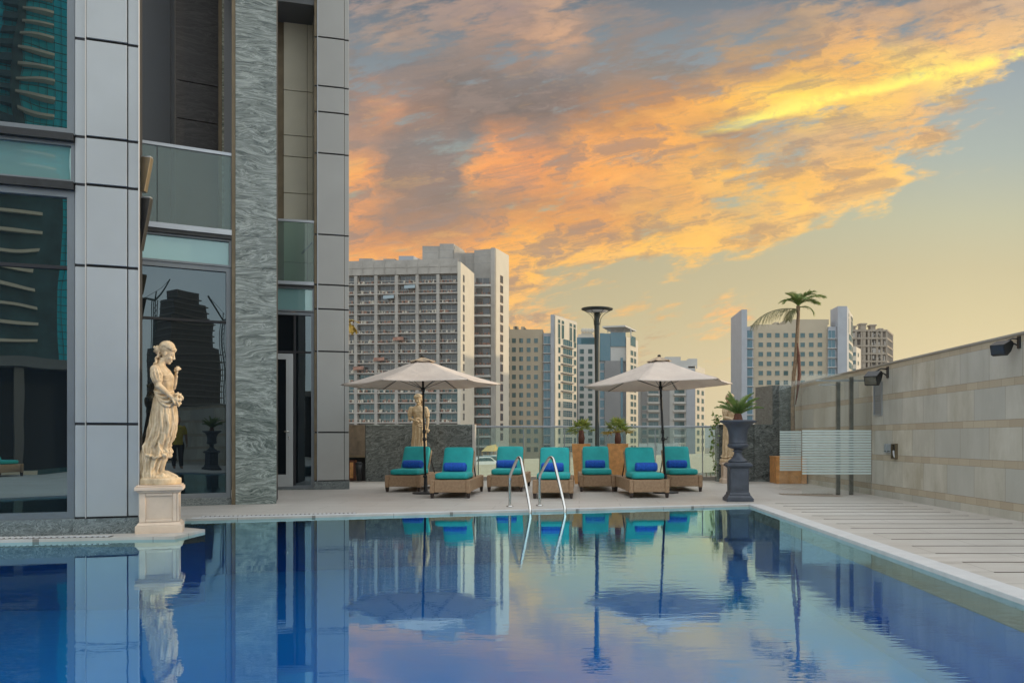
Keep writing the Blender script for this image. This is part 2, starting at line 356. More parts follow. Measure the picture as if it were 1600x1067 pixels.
M['glass_fence'] = clearglass('clear_fence_glass', (.84,.92,.90), .07)
M['frost'] = clearglass('frosted_stripe', (.9,.95,.95), .85)
M['stone'] = pmat('travertine_pedestal', (.60,.47,.36), .6, var=.10, vscale=5, bump=.2, bscale=60, bdist=.004)
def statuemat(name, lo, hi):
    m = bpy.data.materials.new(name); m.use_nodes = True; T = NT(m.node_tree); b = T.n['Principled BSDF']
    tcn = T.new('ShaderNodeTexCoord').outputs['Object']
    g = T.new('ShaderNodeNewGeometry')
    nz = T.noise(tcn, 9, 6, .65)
    # darker in the carved hollows, paler on the ridges, broken up by noise
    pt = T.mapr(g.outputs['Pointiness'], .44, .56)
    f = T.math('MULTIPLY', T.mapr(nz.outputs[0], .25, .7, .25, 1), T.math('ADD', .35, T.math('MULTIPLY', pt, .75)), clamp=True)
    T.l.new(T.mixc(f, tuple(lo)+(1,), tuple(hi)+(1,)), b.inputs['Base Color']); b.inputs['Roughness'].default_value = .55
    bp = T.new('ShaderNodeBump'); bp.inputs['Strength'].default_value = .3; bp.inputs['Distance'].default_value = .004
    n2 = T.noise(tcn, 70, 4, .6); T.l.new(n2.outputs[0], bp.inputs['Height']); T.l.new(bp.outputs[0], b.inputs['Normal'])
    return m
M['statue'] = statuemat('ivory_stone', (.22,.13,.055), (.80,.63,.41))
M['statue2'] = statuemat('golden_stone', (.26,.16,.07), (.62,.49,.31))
# ------------------------------------------------------------------ setting: pool deck, pool, water, city ground
def deck_material():
    m = bpy.data.materials.new('pale_stone_paving'); m.use_nodes = True; T = NT(m.node_tree); b = T.n['Principled BSDF']
    tcn = T.new('ShaderNodeTexCoord').outputs['Object']; x, y, z = T.sep(tcn)
    a = T.noise(T.vmath('MULTIPLY', tcn, (1.2, 5, 1)), 1.2, 8, .68)
    st = T.noise(tcn, .45, 4, .6)
    c = T.mixc(T.mapr(a.outputs[0], .3, .7), (.40,.375,.345,1), (.57,.55,.515,1))
    c = T.mixc(T.mapr(st.outputs[0], .5, .75, 0, .35), c, (.33,.27,.21,1))
    # slab joints, along x every 0.51 m and across every 1.2 m
    fy = T.math('ABSOLUTE', T.math('SUBTRACT', T.math('FRACT', T.math('DIVIDE', T.math('SUBTRACT', y, .62), .515)), .5))
    jy = T.math('GREATER_THAN', fy, .488)
    row = T.math('FLOOR', T.math('DIVIDE', T.math('SUBTRACT', y, .62), .515))
    fx = T.math('ABSOLUTE', T.math('SUBTRACT', T.math('FRACT', T.math('ADD', T.math('DIVIDE', x, 1.25), T.math('MULTIPLY', row, .5))), .5))
    jx = T.math('GREATER_THAN', fx, .4975)
    wn = T.new('ShaderNodeTexWhiteNoise'); wn.noise_dimensions = '1D'; T.l.new(row, wn.inputs['W'])
    c = T.mixc(T.mapr(wn.outputs[0], 0, 1, 0, .45), c, (.36,.33,.29,1))
    j = T.math('MAXIMUM', jy, jx)
    c = T.mixc(T.math('MULTIPLY', j, .8), c, (.14,.12,.10,1))
    T.l.new(c, b.inputs['Base Color']); T.l.new(T.mapr(a.outputs[0], .3, .7, .35, .6), b.inputs['Roughness'])
    bp = T.new('ShaderNodeBump'); bp.inputs['Strength'].default_value = .25; bp.inputs['Distance'].default_value = .004
    T.l.new(T.noise(tcn, 60, 4, .6).outputs[0], bp.inputs['Height']); T.l.new(bp.outputs[0], b.inputs['Normal'])
    return m
M['deck'] = deck_material()
M['coping'] = pmat('white_coping_stone', (.54,.55,.56), .45, var=.08, vscale=6)
M['ledge'] = pmat('wet_tan_ledge', (.36,.27,.20), .35, var=.2, vscale=5)
def poolmat():
    m = bpy.data.materials.new('blue_mosaic_tiles'); m.use_nodes = True; T = NT(m.node_tree); b = T.n['Principled BSDF']
    tcn = T.new('ShaderNodeTexCoord').outputs['Object']
    nz = T.noise(tcn, .5, 3, .5); c = T.mixc(T.mapr(nz.outputs[0], .3, .7), (.001,.24,.66,1), (.0015,.32,.78,1))
    T.l.new(c, b.inputs['Base Color']); b.inputs['Roughness'].default_value = .4
    return m
M['pool'] = poolmat()
FA = R(16.6)     # far edge of the pool, turned to the wall
def farY(x, off=0): return 10.48+(x+4.96)*math.tan(FA)+off/cos(FA)
RX = lambda y, off=0: 2.60+(12.75-y)*.0211+off
FY = farY(2.60)
NY = 1.3
# water outline (inner side of the coping)
WO = [(-11.0, 7.55), (-5.76, 8.28), (-4.62, 8.52), (-4.16, 8.56), (-4.16, 9.25), (-4.96, 9.75), (-4.96, 10.48), (2.60, FY), (RX(NY), NY), (-11.0, NY)]
mb = MB()
def strip(mb, a, b, c, d, z): mb.add([(*a,z),(*b,z),(*c,z),(*d,z)], [(0,1,2,3)])
CW = .13
zc = 0.004
# deck as a slab with the pool left open: convex pieces butted together
dk = MB()
def slab(poly, z1=0.0, z0=-1.5): dk.prism(poly, z0, z1)
x_far0 = -14
slab([(-4.96,10.48),(2.60,FY),(RX(NY)+.2,NY),(40,NY),(40,21.0),(-4.96,21.0)][0:2]+[(2.60,21.0),(-4.96,21.0)])
slab([(-14,9.9),(-4.96,9.9),(-4.96,21.0),(-14,21.0)])
slab([(2.60,FY),(RX(NY),NY),(6.2,NY),(6.2,21.0),(2.60,21.0)])
slab([(-14,NY),(6.2,NY),(6.2,-9),(-14,-9)])
slab([(-11,7.55),(-5.76,8.28),(-4.62,8.52),(-4.16,8.56),(-4.16,9.25),(-4.96,9.75),(-4.96,9.9),(-14,9.9),(-14,7.55)])
d = dk.build('pool_deck', M['deck']); tag(d, kind='structure')
# coping: far, right, near edges (proud sheet with a small lip)
cp = MB()
def edge(a, b, w, inward, z0=-.06, z1=.006):
    a, b = Vector(a), Vector(b); u = (b-a).normalized(); n = Vector((-u.y,u.x))*inward
    cp.prism([tuple(a),tuple(b),tuple(b+n*w),tuple(a+n*w)], z0, z1)
edge((-4.9,10.50),(2.74,FY+.045),.12,1)
edge((2.60,FY-.002),(RX(NY),NY),.20,1)
c = cp.build('pool_coping', M['coping'], bevel=.006); tag(c, kind='structure')
# basin
bs = MB()
inner = [(-11.0,7.5),(-5.76,8.24),(-4.16,8.35),(-3.92,8.72),(-4.90,10.36),(2.30,FY-.22),(RX(NY,-.30),NY),(-11.0,NY)]
n = len(inner)
bs.add([(x,y,-.7) for x,y in inner]+[(x,y,-.075) for x,y in inner], [tuple(range(n))]+[(i,(i+1)%n,n+(i+1)%n,n+i) for i in range(n)])
o = bs.build('pool_basin', M['pool']); tag(o, kind='structure')
lg = MB()   # shallow tan ledge just under the water along the right side and round the statue corner
lz = -.07
lg.add([(2.30,FY-.22,lz),(2.60,FY,lz),(RX(NY),NY,lz),(RX(NY,-.30),NY,lz)], [(0,1,2,3)])
lg.add([(-4.90,10.36,lz),(-4.96,10.48,lz),(2.60,FY,lz),(2.30,FY-.22,lz)], [(0,1,2,3)])
lg.add([(-4.16,8.35,lz),(-3.92,8.72,lz),(-4.90,10.36,lz),(-4.96,10.48,lz),(-4.96,9.75,lz),(-4.16,9.25,lz),(-4.16,8.56,lz)], [(0,1,2,3,4,5,6)])
lg.add([(-11,7.5,lz),(-5.76,8.24,lz),(-4.16,8.35,lz),(-4.16,8.56,lz),(-4.62,8.52,lz),(-5.76,8.28,lz),(-11,7.55,lz)], [(0,1,2,3,4,5,6)])
o = lg.build('pool_ledge', M['ledge']); tag(o, kind='structure')
def watermat():
    m = bpy.data.materials.new('pool_water'); m.use_nodes = True; T = NT(m.node_tree); T.n.clear()
    out = T.new('ShaderNodeOutputMaterial')
    tr = T.new('ShaderNodeBsdfTransparent'); tr.inputs[0].default_value = (.90,.96,1,1)
    gl = T.new('ShaderNodeBsdfGlossy'); gl.inputs['Roughness'].default_value = .0; gl.inputs['Color'].default_value = (.60,.91,1.0,1)
    tcn = T.new('ShaderNodeTexCoord').outputs['Object']
    v1 = T.vmath('MULTIPLY', tcn, (1.0, 2.6, 1))
    nA = T.noise(v1, 2.6, 2, .5, .3); nB = T.noise(T.vmath('MULTIPLY', tcn, (1.5,4.6,1)), 7, 2, .5)
    patch = T.mapr(T.noise(tcn, .22, 2, .5).outputs[0], .42, .62, .25, 1.1)
    h = T.math('MULTIPLY', T.math('ADD', nA.outputs[0], T.math('MULTIPLY', nB.outputs[0], .30)), patch)
    bp = T.new('ShaderNodeBump'); bp.inputs['Strength'].default_value = 1.0; bp.inputs['Distance'].default_value = .0013
    T.l.new(h, bp.inputs['Height']); T.l.new(bp.outputs[0], gl.inputs['Normal'])
    fr = T.new('ShaderNodeFresnel'); fr.inputs[0].default_value = 1.6
    T.l.new(bp.outputs[0], fr.inputs['Normal'])
    mx = T.new('ShaderNodeMixShader'); T.l.new(T.math('MULTIPLY', fr.outputs[0], 1.6, clamp=True), mx.inputs[0]); T.l.new(tr.outputs[0], mx.inputs[1]); T.l.new(gl.outputs[0], mx.inputs[2])
    T.l.new(mx.outputs[0], out.inputs[0]); return m
M['water'] = watermat()
ZW = -.03
wb = MB(); wb.add([(x,y,ZW) for x,y in WO], [tuple(range(len(WO)))])
o = wb.build('pool_water', M['water']); tag(o, kind='structure')
if o.data.polygons[0].normal.z < 0: o.data.flip_normals()

# city ground far below the podium, with road, and the podium under the deck
M['sand'] = pmat('sandy_ground', (.19,.165,.13), .9, var=.35, vscale=.03)
g = MB(); g.add([(-690,-590,-10),(690,-590,-10),(690,1590,-10),(-690,1590,-10)], [(0,1,2,3)])
tag(g.build('city_ground', M['sand']), kind='structure')
M['asphalt'] = pmat('asphalt', (.06,.06,.06), .85, var=.2, vscale=.4)
g = MB(); g.add([(-300,150,-9.99),(300,190,-9.99),(300,206,-9.99),(-300,166,-9.99)], [(0,1,2,3)])
for k in range(60):
    x = -290+k*10; y0 = 158+(x+300)/600*40; g.cur = 1; g.add([(x,y0,-9.985),(x+4,y0+.26,-9.985),(x+4,y0+.5,-9.985),(x,y0+.24,-9.985)], [(0,1,2,3)])
tag(g.build('city_road', [M['asphalt'], M['coping']]), kind='structure')
M['concrete'] = pmat('concrete', (.31,.285,.245), .8, var=.12, vscale=1.5)
g = MB(); g.box(-40,40,-30,21.2,-9.98,-1.52); tag(g.build('hotel_podium', M['concrete']), kind='structure')

# drain grates: two slotted white strips at the water's edge
def grate(a, b, w, label):
    a, b = Vector(a), Vector(b); L = (b-a).length; u = (b-a).normalized(); nn = Vector((-u.y,u.x))
    r = thing('drain_grate', (a.x,a.y,0), label, 'drain grate', 'slotted drain grates at the water edge')
    mb = MB(); k = int(L/.055)
    for i in range(k):
        p = a+u*(L*(i+.2)/k); q = a+u*(L*(i+.75)/k)
        mb.prism([tuple(p),tuple(q),tuple(q+nn*w),tuple(p+nn*w)], .001, .012)
    mb.build('slats', M['coping'], r)
    mb = MB(); mb.prism([tuple(a),tuple(b),tuple(b+nn*w),tuple(a+nn*w)], -.02, .004+.001); mb.build('channel', M['black'], r)
grate((-10.9,7.60),(-4.80,8.50),.11,'white slotted drain strip in front of the left window and column')
grate((-4.85,10.66),(-3.0,10.66+1.85*math.tan(FA)),.09,'white slotted drain strip between the granite pier and the far pool edge')
# near left narrow cream marker tile beside the pedestal
# ------------------------------------------------------------------ right limestone wall
def wallmat():
    m = bpy.data.materials.new('banded_limestone'); m.use_nodes = True; T = NT(m.node_tree); b = T.n['Principled BSDF']
    tcn = T.new('ShaderNodeTexCoord').outputs['Object']; x, y, z = T.sep(tcn)
    zz = T.math('DIVIDE', T.math('SUBTRACT', z, .11), .52)
    fz = T.math('FRACT', T.math('ADD', zz, 10)); row = T.math('FLOOR', zz)
    band = T.math('LESS_THAN', fz, .19)
    bj = T.math('LESS_THAN', T.math('ABSOLUTE', T.math('SUBTRACT', T.math('FRACT', T.math('ADD', T.math('DIVIDE', y, .30), T.math('MULTIPLY', row, .37))), .5)), .008)
    sj = T.math('LESS_THAN', T.math('ABSOLUTE', T.math('SUBTRACT', T.math('FRACT', T.math('ADD', T.math('DIVIDE', y, .78), T.math('MULTIPLY', row, .5))), .5)), .005)
    cell = T.math('FLOOR', T.math('ADD', T.math('ADD', T.math('DIVIDE', y, .78), T.math('MULTIPLY', row, .5)), .5))
    cellb = T.math('FLOOR', T.math('ADD', T.math('ADD', T.math('DIVIDE', y, .30), T.math('MULTIPLY', row, .37)), .5))
    wn = T.new('ShaderNodeTexWhiteNoise'); wn.noise_dimensions = '2D'; T.l.new(T.comb(cell, row), wn.inputs['Vector'])
    wb_ = T.new('ShaderNodeTexWhiteNoise'); wb_.noise_dimensions = '2D'; T.l.new(T.comb(cellb, row), wb_.inputs['Vector'])
    n = T.noise(T.vmath('MULTIPLY', tcn, (1,1,.5)), 1.6, 7, .65)
    base = T.mixc(T.mapr(n.outputs[0], .36, .64), (.38,.345,.265,1), (.58,.55,.47,1))
    base = T.mixc(T.mapr(wn.outputs[0], 0, 1, 0, .8), base, (.38,.38,.35,1))
    bc = T.mixc(wb_.outputs[0], (.37,.31,.225,1), (.46,.40,.30,1))
    bc = T.mixc(T.mapr(n.outputs[0], .3, .7, 0, .3), bc, (.40,.33,.24,1))
    c = T.mixc(band, base, bc)
    j = T.math('MAXIMUM', T.math('MULTIPLY', bj, band), T.math('MULTIPLY', sj, T.math('SUBTRACT', 1, band)))
    hz = T.math('MAXIMUM', T.math('LESS_THAN', T.math('ABSOLUTE', T.math('SUBTRACT', fz, .19)), .006), T.math('LESS_THAN', fz, .008))
    j = T.math('MAXIMUM', j, hz)
    c = T.mixc(T.math('MULTIPLY', j, .7), c, (.16,.13,.09,1))
    streak = T.noise(T.vmath('MULTIPLY', tcn, (1,3,.18)), 1.3, 5, .6)
    c = T.mixc(T.mapr(streak.outputs[0], .55, .8, 0, .3), c, (.26,.23,.18,1))
    T.l.new(c, b.inputs['Base Color']); b.inputs['Roughness'].default_value = .75
    bp = T.new('ShaderNodeBump'); bp.inputs['Strength'].default_value = .3; bp.inputs['Distance'].default_value = .006
    T.l.new(T.math('SUBTRACT', T.noise(tcn, 30, 5, .6).outputs[0], j), bp.inputs['Height']); T.l.new(bp.outputs[0], b.inputs['Normal'])
    return m
M['wall'] = wallmat()
WX = lambda y: 5.15+(18.6-y)*.03
WTOP = 2.31
r = thing('limestone_wall', (WX(10),10,0), 'long pale limestone garden wall with tan stone bands on the right of the pool deck', 'wall')
mb = MB()
o = bpy.data.objects.new('tmp', None)
mb.prism([(WX(-8),-8),(WX(19.9),19.9),(WX(19.9)+.3,19.9),(WX(-8)+.3,-8)], 0, WTOP-.035)
w = mb.build('wall', M['wall'], None); w.parent = r; w.matrix_parent_inverse = Matrix.Translation(-Vector(r.location))
mb = MB(); mb.prism([(WX(-8)-.015,-8.01),(WX(19.9)-.015,19.91),(WX(19.9)+.31,19.91),(WX(-8)+.31,-8.01)], WTOP-.033, WTOP)
mb.build('coping', M['concrete'], r, bevel=.005)
# vertical movement joint
def wall_pt(px, py):      # pixel -> point on the wall's face
    k = (px-CXP)/FPX; Y = (5.15+18.6*.03)/(k+.03); return Vector((k*Y, Y, EYE-(py-HY)/FPX*Y))
wang = atan2(-.03, 1)     # wall direction: rotate so local +Y runs along it
# louvre vent
a = wall_pt(1366,598); b_ = wall_pt(1379,648)
r = thing('louvre_vent', wall_pt(1372,648), 'tall narrow grey louvred vent set into the limestone wall below the far wall light', 'vent')
zt = wall_pt(1366,598).z; zb = wall_pt(1366,650).z; y0, y1 = b_.y, a.y
mb = MB(); f = .025
for (ya,yb,za,zb_) in [(y0,y1,zt-f,zt),(y0,y1,zb,zb+f),(y0,y0+f,zb+f,zt-f),(y1-f,y1,zb+f,zt-f)]:
    mb.prism([(WX(ya)-.02,ya),(WX(yb)-.02,yb),(WX(yb)+.01,yb),(WX(ya)+.01,ya)], za, zb_)
mb.build('frame', M['trim'], r)
mb = MB(); k = 16
for i in range(k):
    z = zb+f+(zt-zb-2*f)*(i+.5)/k
    mb.add([(WX(y0+f)-.015,y0+f,z-.012),(WX(y1-f)-.015,y1-f,z-.012),(WX(y1-f)+.004,y1-f,z+.014),(WX(y0+f)+.004,y0+f,z+.014),
            (WX(y0+f)-.015,y0+f,z-.016),(WX(y1-f)-.015,y1-f,z-.016),(WX(y1-f)+.004,y1-f,z+.010),(WX(y0+f)+.004,y0+f,z+.010)], [(0,1,2,3),(7,6,5,4),(0,4,5,1)])
mb.build('louvres', M['trim'], r)
# socket boxes + recess
a = wall_pt(1386,693); r = thing('outlet_box', wall_pt(1392,712), 'pair of small grey weatherproof socket covers on the limestone wall', 'socket')
for i, (xa, xb) in enumerate([(1385.5,1389.5),(1390.5,1395)]):
    ya, yb = wall_pt(xb,700).y, wall_pt(xa,700).y; zt, zb = wall_pt(xa,693).z, wall_pt(xa,707).z
    mb = MB(); mb.prism([(WX(ya)-.05,ya),(WX(yb)-.05,yb),(WX(yb),yb),(WX(ya),ya)], zb, zt); cv = mb.build('cover', M['trim'], r, bevel=.008)
    mb = MB(); mb.prism([(WX(ya)-.054,ya+.01),(WX(yb)-.054,yb-.01),(WX(yb)-.05,yb-.01),(WX(ya)-.05,ya+.01)], zb+.02, zb+.03); mb.build('hinge', M['black'], r)
r = thing('telephone_niche', wall_pt(1400,717), 'small dark open niche box with a white handset in the limestone wall beside the sockets', 'niche box')
ya, yb = wall_pt(1403,700).y, wall_pt(1396.5,700).y; zt, zb = wall_pt(1400,693).z, wall_pt(1400,717).z
mb = MB()
for (p,q,s_,t_) in [(ya,ya+.012,zb,zt),(yb-.012,yb,zb,zt),(ya+.012,yb-.012,zt-.012,zt),(ya+.012,yb-.012,zb,zb+.012)]:
    mb.prism([(WX(p)-.05,p),(WX(q)-.05,q),(WX(q),q),(WX(p),p)], s_, t_)
mb.build('frame', M['bronze'], r)
mb = MB(); mb.prism([(WX(ya)-.006,ya+.012),(WX(yb)-.006,yb-.012),(WX(yb),yb-.012),(WX(ya),ya+.012)], zb+.012, zt-.012); mb.build('back', M['gap'], r)
mb = MB(); mb.tube([((WX(ya)-.03),(ya+yb)/2-.02,zb+.03),((WX(ya)-.035),(ya+yb)/2+.01,zb+.09),((WX(ya)-.03),(ya+yb)/2+.03,zb+.14)],.014,8); mb.smooth=True; mb.build('handset', M['coping'], r)

# black wall floodlights: wedge head on a bent bracket
def floodlight(pw, s, yaw, pitch, label):
    r = thing('wall_light', pw, label, 'wall light', 'black floodlights on the limestone wall')
    # local: x = out of the wall (negative), built with matrix
    Mx = Matrix.Rotation(yaw, 4, 'Z') @ Matrix.Rotation(pitch, 4, 'X')
    def T_(p): return Vector(pw)+Mx@Vector(p)
    mb = MB()   # head: hexagonal wedge, mouth towards -y
    prof = [(-.5,-.20),(-.32,-.34),(.10,-.30),(.50,-.10),(.50,.06),(.30,.20),(-.42,.26)]
    hw = .17*s
    vs = [T_((-.30*s-hw, y*s*.5-.30*s, z*s*.5)) for y,z in prof]+[T_((-.30*s+hw, y*s*.5-.30*s, z*s*.5)) for y,z in prof]
    n = len(prof); mb.add(vs, [tuple(range(n)), tuple(range(n,2*n))[::-1]]+[(i,n+i,n+(i+1)%n,(i+1)%n) for i in range(n)])
    mb.build('lamp_head', M['black'], r, bevel=.008*s)
    mb = MB()
    a,b,c,d = (-.30*s-hw*.86,-.5*s*.5-.30*s-.004,-.17*s*.5),(-.30*s+hw*.86,-.5*s*.5-.30*s-.004,-.17*s*.5),(-.30*s+hw*.86,-.43*s*.5-.30*s-.008,.22*s*.5),(-.30*s-hw*.86,-.43*s*.5-.30*s-.008,.22*s*.5)
    back = [(x,y+.006,z) for x,y,z in (a,b,c,d)]
    mb.add([T_(p) for p in (a,b,c,d)]+[T_(p) for p in back], [(0,1,2,3),(7,6,5,4),(0,4,5,1),(1,5,6,2),(2,6,7,3),(3,7,4,0)])
    mb.build('lens', M['lens'], r)
    mb = MB(); mb.smooth = True
    mb.tube([T_((-.30*s,-.10*s,-.02*s)), T_((-.24*s,.02*s,.0)), T_((-.13*s,.06*s,-.10*s)), Vector(pw)+Vector((-.01,.02*s,-.12*s))], .018*s, 8)
    mb.tube([T_((-.30*s,-.10*s,.05*s)), T_((-.18*s,.04*s,.07*s)), Vector(pw)+Vector((-.01,.03*s,.06*s))], .018*s, 8)
    mb.build('bracket', M['black'], r)
    mb = MB(); mb.box(pw[0]-.02, pw[0]+.01, pw[1]-.04*s, pw[1]+.08*s, pw[2]-.17*s, pw[2]+.12*s); mb.build('wall_plate', M['black'], r, bevel=.003)
M['lens'] = glassmat('lamp_lens', (.8,.8,.7), (.05,.045,.03), .12, 0)
floodlight(wall_pt(1388,580), .66, R(-38), R(30), 'small black floodlight on the limestone wall above the louvred vent')
floodlight(wall_pt(1594,533), .52, R(-52), R(25), 'black floodlight nearest the camera, at the top of the limestone wall by the right edge')
# ------------------------------------------------------------------ hotel building on the left
HT = thing('hotel_building', (-8, 12, 0), 'grey metal clad hotel facade with granite pier, tinted windows and glass balconies on the left', 'building')
B1 = Plane((-4.71, 8.90), R(19.5)); B2 = Plane((-4.69, 12.90), R(18.5)); B3 = Plane((-4.62, 16.67), R(15))
ZT = 15.0
def hb(name, mat, **kw):
    def f(mb): return mb.build(name, mat, HT, **kw)
    return f
def prect(pl, t0, t1, z0, z1, d0, d1, name, mat, parent=HT, bevel=0):
    mb = MB(); pl.box(mb, t0, t1, z0, z1, d0, d1); return mb.build(name, mat, parent, bevel=bevel)
# core (hidden mass): solid behind the bays
core = MB()
b1l = B1.xy(-9, -.35); b1r = B1.xy(-.04, -.35)
core.prism([b1l, b1r, (-7.3,12.0), B1.xy(-9,-5)], 0, ZT)
core.prism([(-7.32,12.05), (-9.5,14), (-9.5,24), (-8.3,24), (-6.6,17.5), (-7.0,16.0), (-6.2,14.3)], 0, ZT)
core.build('inner_wall', M['ceiling'], HT)

def cladding(pl, strips, seams, name='cladding_column'):
    """metal panels of a column: strips = [(t0,t1,d,mat)], seams = z of the joints"""
    t0, t1 = strips[0][0], strips[-1][1]
    c = MB(); pl.box(c, t0+.01, t1-.01, .16, ZT, -.30, -.035); root = c.build(name, M['gap'], HT)
    zs = [.17]+sorted(seams)+[ZT]
    for a, b, d, mt in strips:
        for z0, z1 in zip(zs[:-1], zs[1:]):
            mb = MB(); pl.box(mb, a+.004, b-.004, z0+.014, z1-.014, d-.03, d)
            mb.build('metal_panel', mt, root, bevel=.004)
    mb = MB(); pl.box(mb, t0-.005, t1+.005, 0, .165, -.3, .012); mb.build('granite_skirting', M['granite_base'], root)
    return root
def zs(pl, px, ys): return [pl.z(px, y) for y in ys]
ta, tb, tc_, td = B1.t(115.5), B1.t(134), B1.t(199), B1.t(217)
seam1 = zs(B1, 117, [58, 211.6, 286.5, 413.5, 662]); seam1 += [B1.z(117,58)+2.2, B1.z(117,58)+3.0, B1.z(117,58)+4.6, B1.z(117,58)+6.5]
c1 = cladding(B1, [(ta,tb,-.03,M['panel']),(tb,tc_,0,M['panel']),(tc_,td,-.018,M['panel'])], seam1)
mb = MB(); B1.box(mb, tb-.006, tb+.001, .17, ZT, -.02, .006); mb.build('edge_trim', M['trim_light'], c1)
mb = MB(); B1.box(mb, td-.006, td+.004, .17, ZT, -.03, .0); mb.build('edge_trim', M['trim_light'], c1)
# same column further left, outside the picture, keeps the bay rhythm
tL = ta-3.9
cladding(B1, [(tL-.9,tL,0,M['panel'])], seam1)
# granite pier of bay 2
tp0, tp1 = B2.t(368), B2.t(432)
mb = MB(); ys = [10, 96, 368, 417, 503]; zz = [0]+sorted(zs(B2, 369, ys))+[B2.z(369,10)+1.6, B2.z(369,10)+3.2, ZT]
pr = MB(); B2.box(pr, tp0+.01, tp1-.01, 0, ZT, -1.2, -.03); pier = pr.build('granite_pier', M['gap'], HT)
for z0, z1 in zip(zz[:-1], zz[1:]):
    mb = MB(); B2.box(mb, tp0, tp1, z0+.003, z1-.003, -.03, 0); mb.build('granite_slab', M['granite'], pier)
mb = MB(); B2.box(mb, tp0-.055, tp0-.002, .0, ZT, -.9, -.012); mb.build('bronze_edge', M['bronze'], pier)
# column of bay 3
tq = [B3.t(v) for v in (490.5, 495.5, 538, 545.5)]
seam3 = zs(B3, 498, [57.7, 134, 174.5, 239, 366, 444.5, 482.5, 548.7, 675.3]); seam3 += [B3.z(498,57.7)+1.9, B3.z(498,57.7)+3]
c3 = cladding(B3, [(tq[0],tq[1],-.03,M['bronze']),(tq[1],tq[2],0,M['panel_warm']),(tq[2],tq[3],-.02,M['panel_warm'])], seam3)
mb = MB(); B3.box(mb, tq[1], tq[1]+.018, .17, ZT, -.02, .006); mb.build('edge_trim', M['trim'], c3)
# right flank of the building beyond the corner
e0 = B3.xy(tq[3]-.005, -.04); mb = MB(); mb.prism([e0, B3.xy(tq[0],-.3), (-8.2,24), (-7.4,24)], .0, ZT); mb.build('side_wall', M['panel_warm'], HT)

def window(pl, t0, t1, z0, z1, fr=.05, muls=(), vm=(), glass='glass_dark', name='window', d=-.08, frame='frame_dark', parent=HT, transom='gap'):
    f = MB()
    for a,b,c,e in [(t0,t0+fr,z0,z1),(t1-fr,t1,z0,z1),(t0+fr,t1-fr,z0,z0+fr),(t0+fr,t1-fr,z1-fr,z1)]: pl.box(f, a,b,c,e, d-.06, d+.03)
    root = f.build(name, M[frame], parent)
    if muls or vm:
        g = MB()
        for z in muls: pl.box(g, t0+fr+.001, t1-fr-.001, z-.018, z+.018, d-.03, d+.012)
        for t in vm: pl.box(g, t-.02, t+.02, z0+fr+.001, z1-fr-.001, d-.035, d+.015)
        g.build('mullion', M[transom], root)
    g = MB(); pl.box(g, t0+fr-.002, t1-fr+.002, z0+fr-.002, z1-fr+.002, d-.05, d-.02); g.build('pane', M[glass], root)
    return root
# --- bay 1 windows (left edge of the picture) ---
t0, t1 = tL, B1.t(115)
z = lambda y: B1.z(105, y)
window(B1, t0, t1, z(811), z(296), .07, muls=[z(416.5)], vm=[tL+1.95-.6])
prect(B1, t0, t1, z(296), z(284), -.12, .02, 'sill_ledge', M['black'])
window(B1, t0, t1, z(284), z(220), .035, glass='glass_teal', name='spandrel_panel')
prect(B1, t0, t1, z(220), z(209), -.12, .03, 'sill_ledge', M['black'])
window(B1, t0, t1, z(209), z(-520), .07, muls=[z(-210)])
window(B1, t0, t1, z(-520), z(-600), .035, glass='glass_teal', name='spandrel_panel')
window(B1, t0, t1, z(-600), ZT, .07)
prect(B1, t0, t1, .03, z(811), -.2, -.02, 'granite_skirting', M['granite_base']); prect(B1, t0, t1, 0, .03, -.2, .0, 'granite_skirting', M['granite_base'])
# --- bay 2: window, spandrel, glass balcony with dark recess ---
t0, t1 = B2.t(120), tp0-.055
z = lambda y: B2.z(361, y)
BK = B2; tgR = tp0-.055
B2 = Plane(BK.xy(tgR), R(28)); t0, t1 = B2.t(120), 0.0
z = lambda y: B2.z(361, y)
window(B2, t0, t1, z(777), z(417), .07, muls=[z(503)], d=-.10, glass='glass_black')
prect(B2, t0, t1, 0, z(777), -.25, -.05, 'granite_skirting', M['granite_base'])
window(B2, t0, t1, z(417), z(374), .03, glass='glass_teal', name='spandrel_panel', d=-.08)
prect(B2, t0, t1, z(374), z(368), -.12, .0, 'sill_ledge', M['black']); prect(B2, t0, t1, z(368), z(360), -.14, .02, 'balcony_sill', M['trim'])
# recess
def recess_(pl, t0, t1, z0, z1, depth, items):
    for (a,b,mt,nm) in items: prect(pl, a, b, z0, z1, -depth-.1, -depth, nm, mt)
RD = 1.35
prect(B2, t0, t1, z(366), z(358), -RD-.1, -.145, 'balcony_floor', M['ceiling'])
prect(B2, t0, t1, 9.3, ZT, -RD-.1, -.05, 'soffit', M['ceiling'])
bk = lambda px: (lambda k: (k*(B2.A.y+B2.n.y*-RD)-(B2.A.x+B2.n.x*-RD))/(B2.u.x-k*B2.u.y))((px-CXP)/FPX)
prect(B2, t0-.2, bk(265), z(362), 9.3, -RD-.06, -RD, 'dark_glass_screen', M['glass_black'])
for zj in (z(362)+1.7, z(362)+3.4, z(362)+5.1): prect(B2, t0-.2, bk(265), zj, zj+.02, -RD+.001, -RD+.012, 'mullion', M['black'])
prect(B2, bk(265), bk(268), z(362), 9.3, -RD, -RD+.06, 'mullion', M['black'])
zr = [z(362), z(150)-.0, z(150)+.62, z(150)+2.6, 9.3]
for a, b in zip(zr[:-1], zr[1:]): prect(B2, bk(268), bk(341), a+.008, b-.008, -RD-.1, -RD, 'granite_cladding', M['granite_in'])
prect(B2, bk(341), bk(341)+.05, z(362), 9.3, -RD-.1, -RD+.03, 'bronze_edge', M['bronze'])
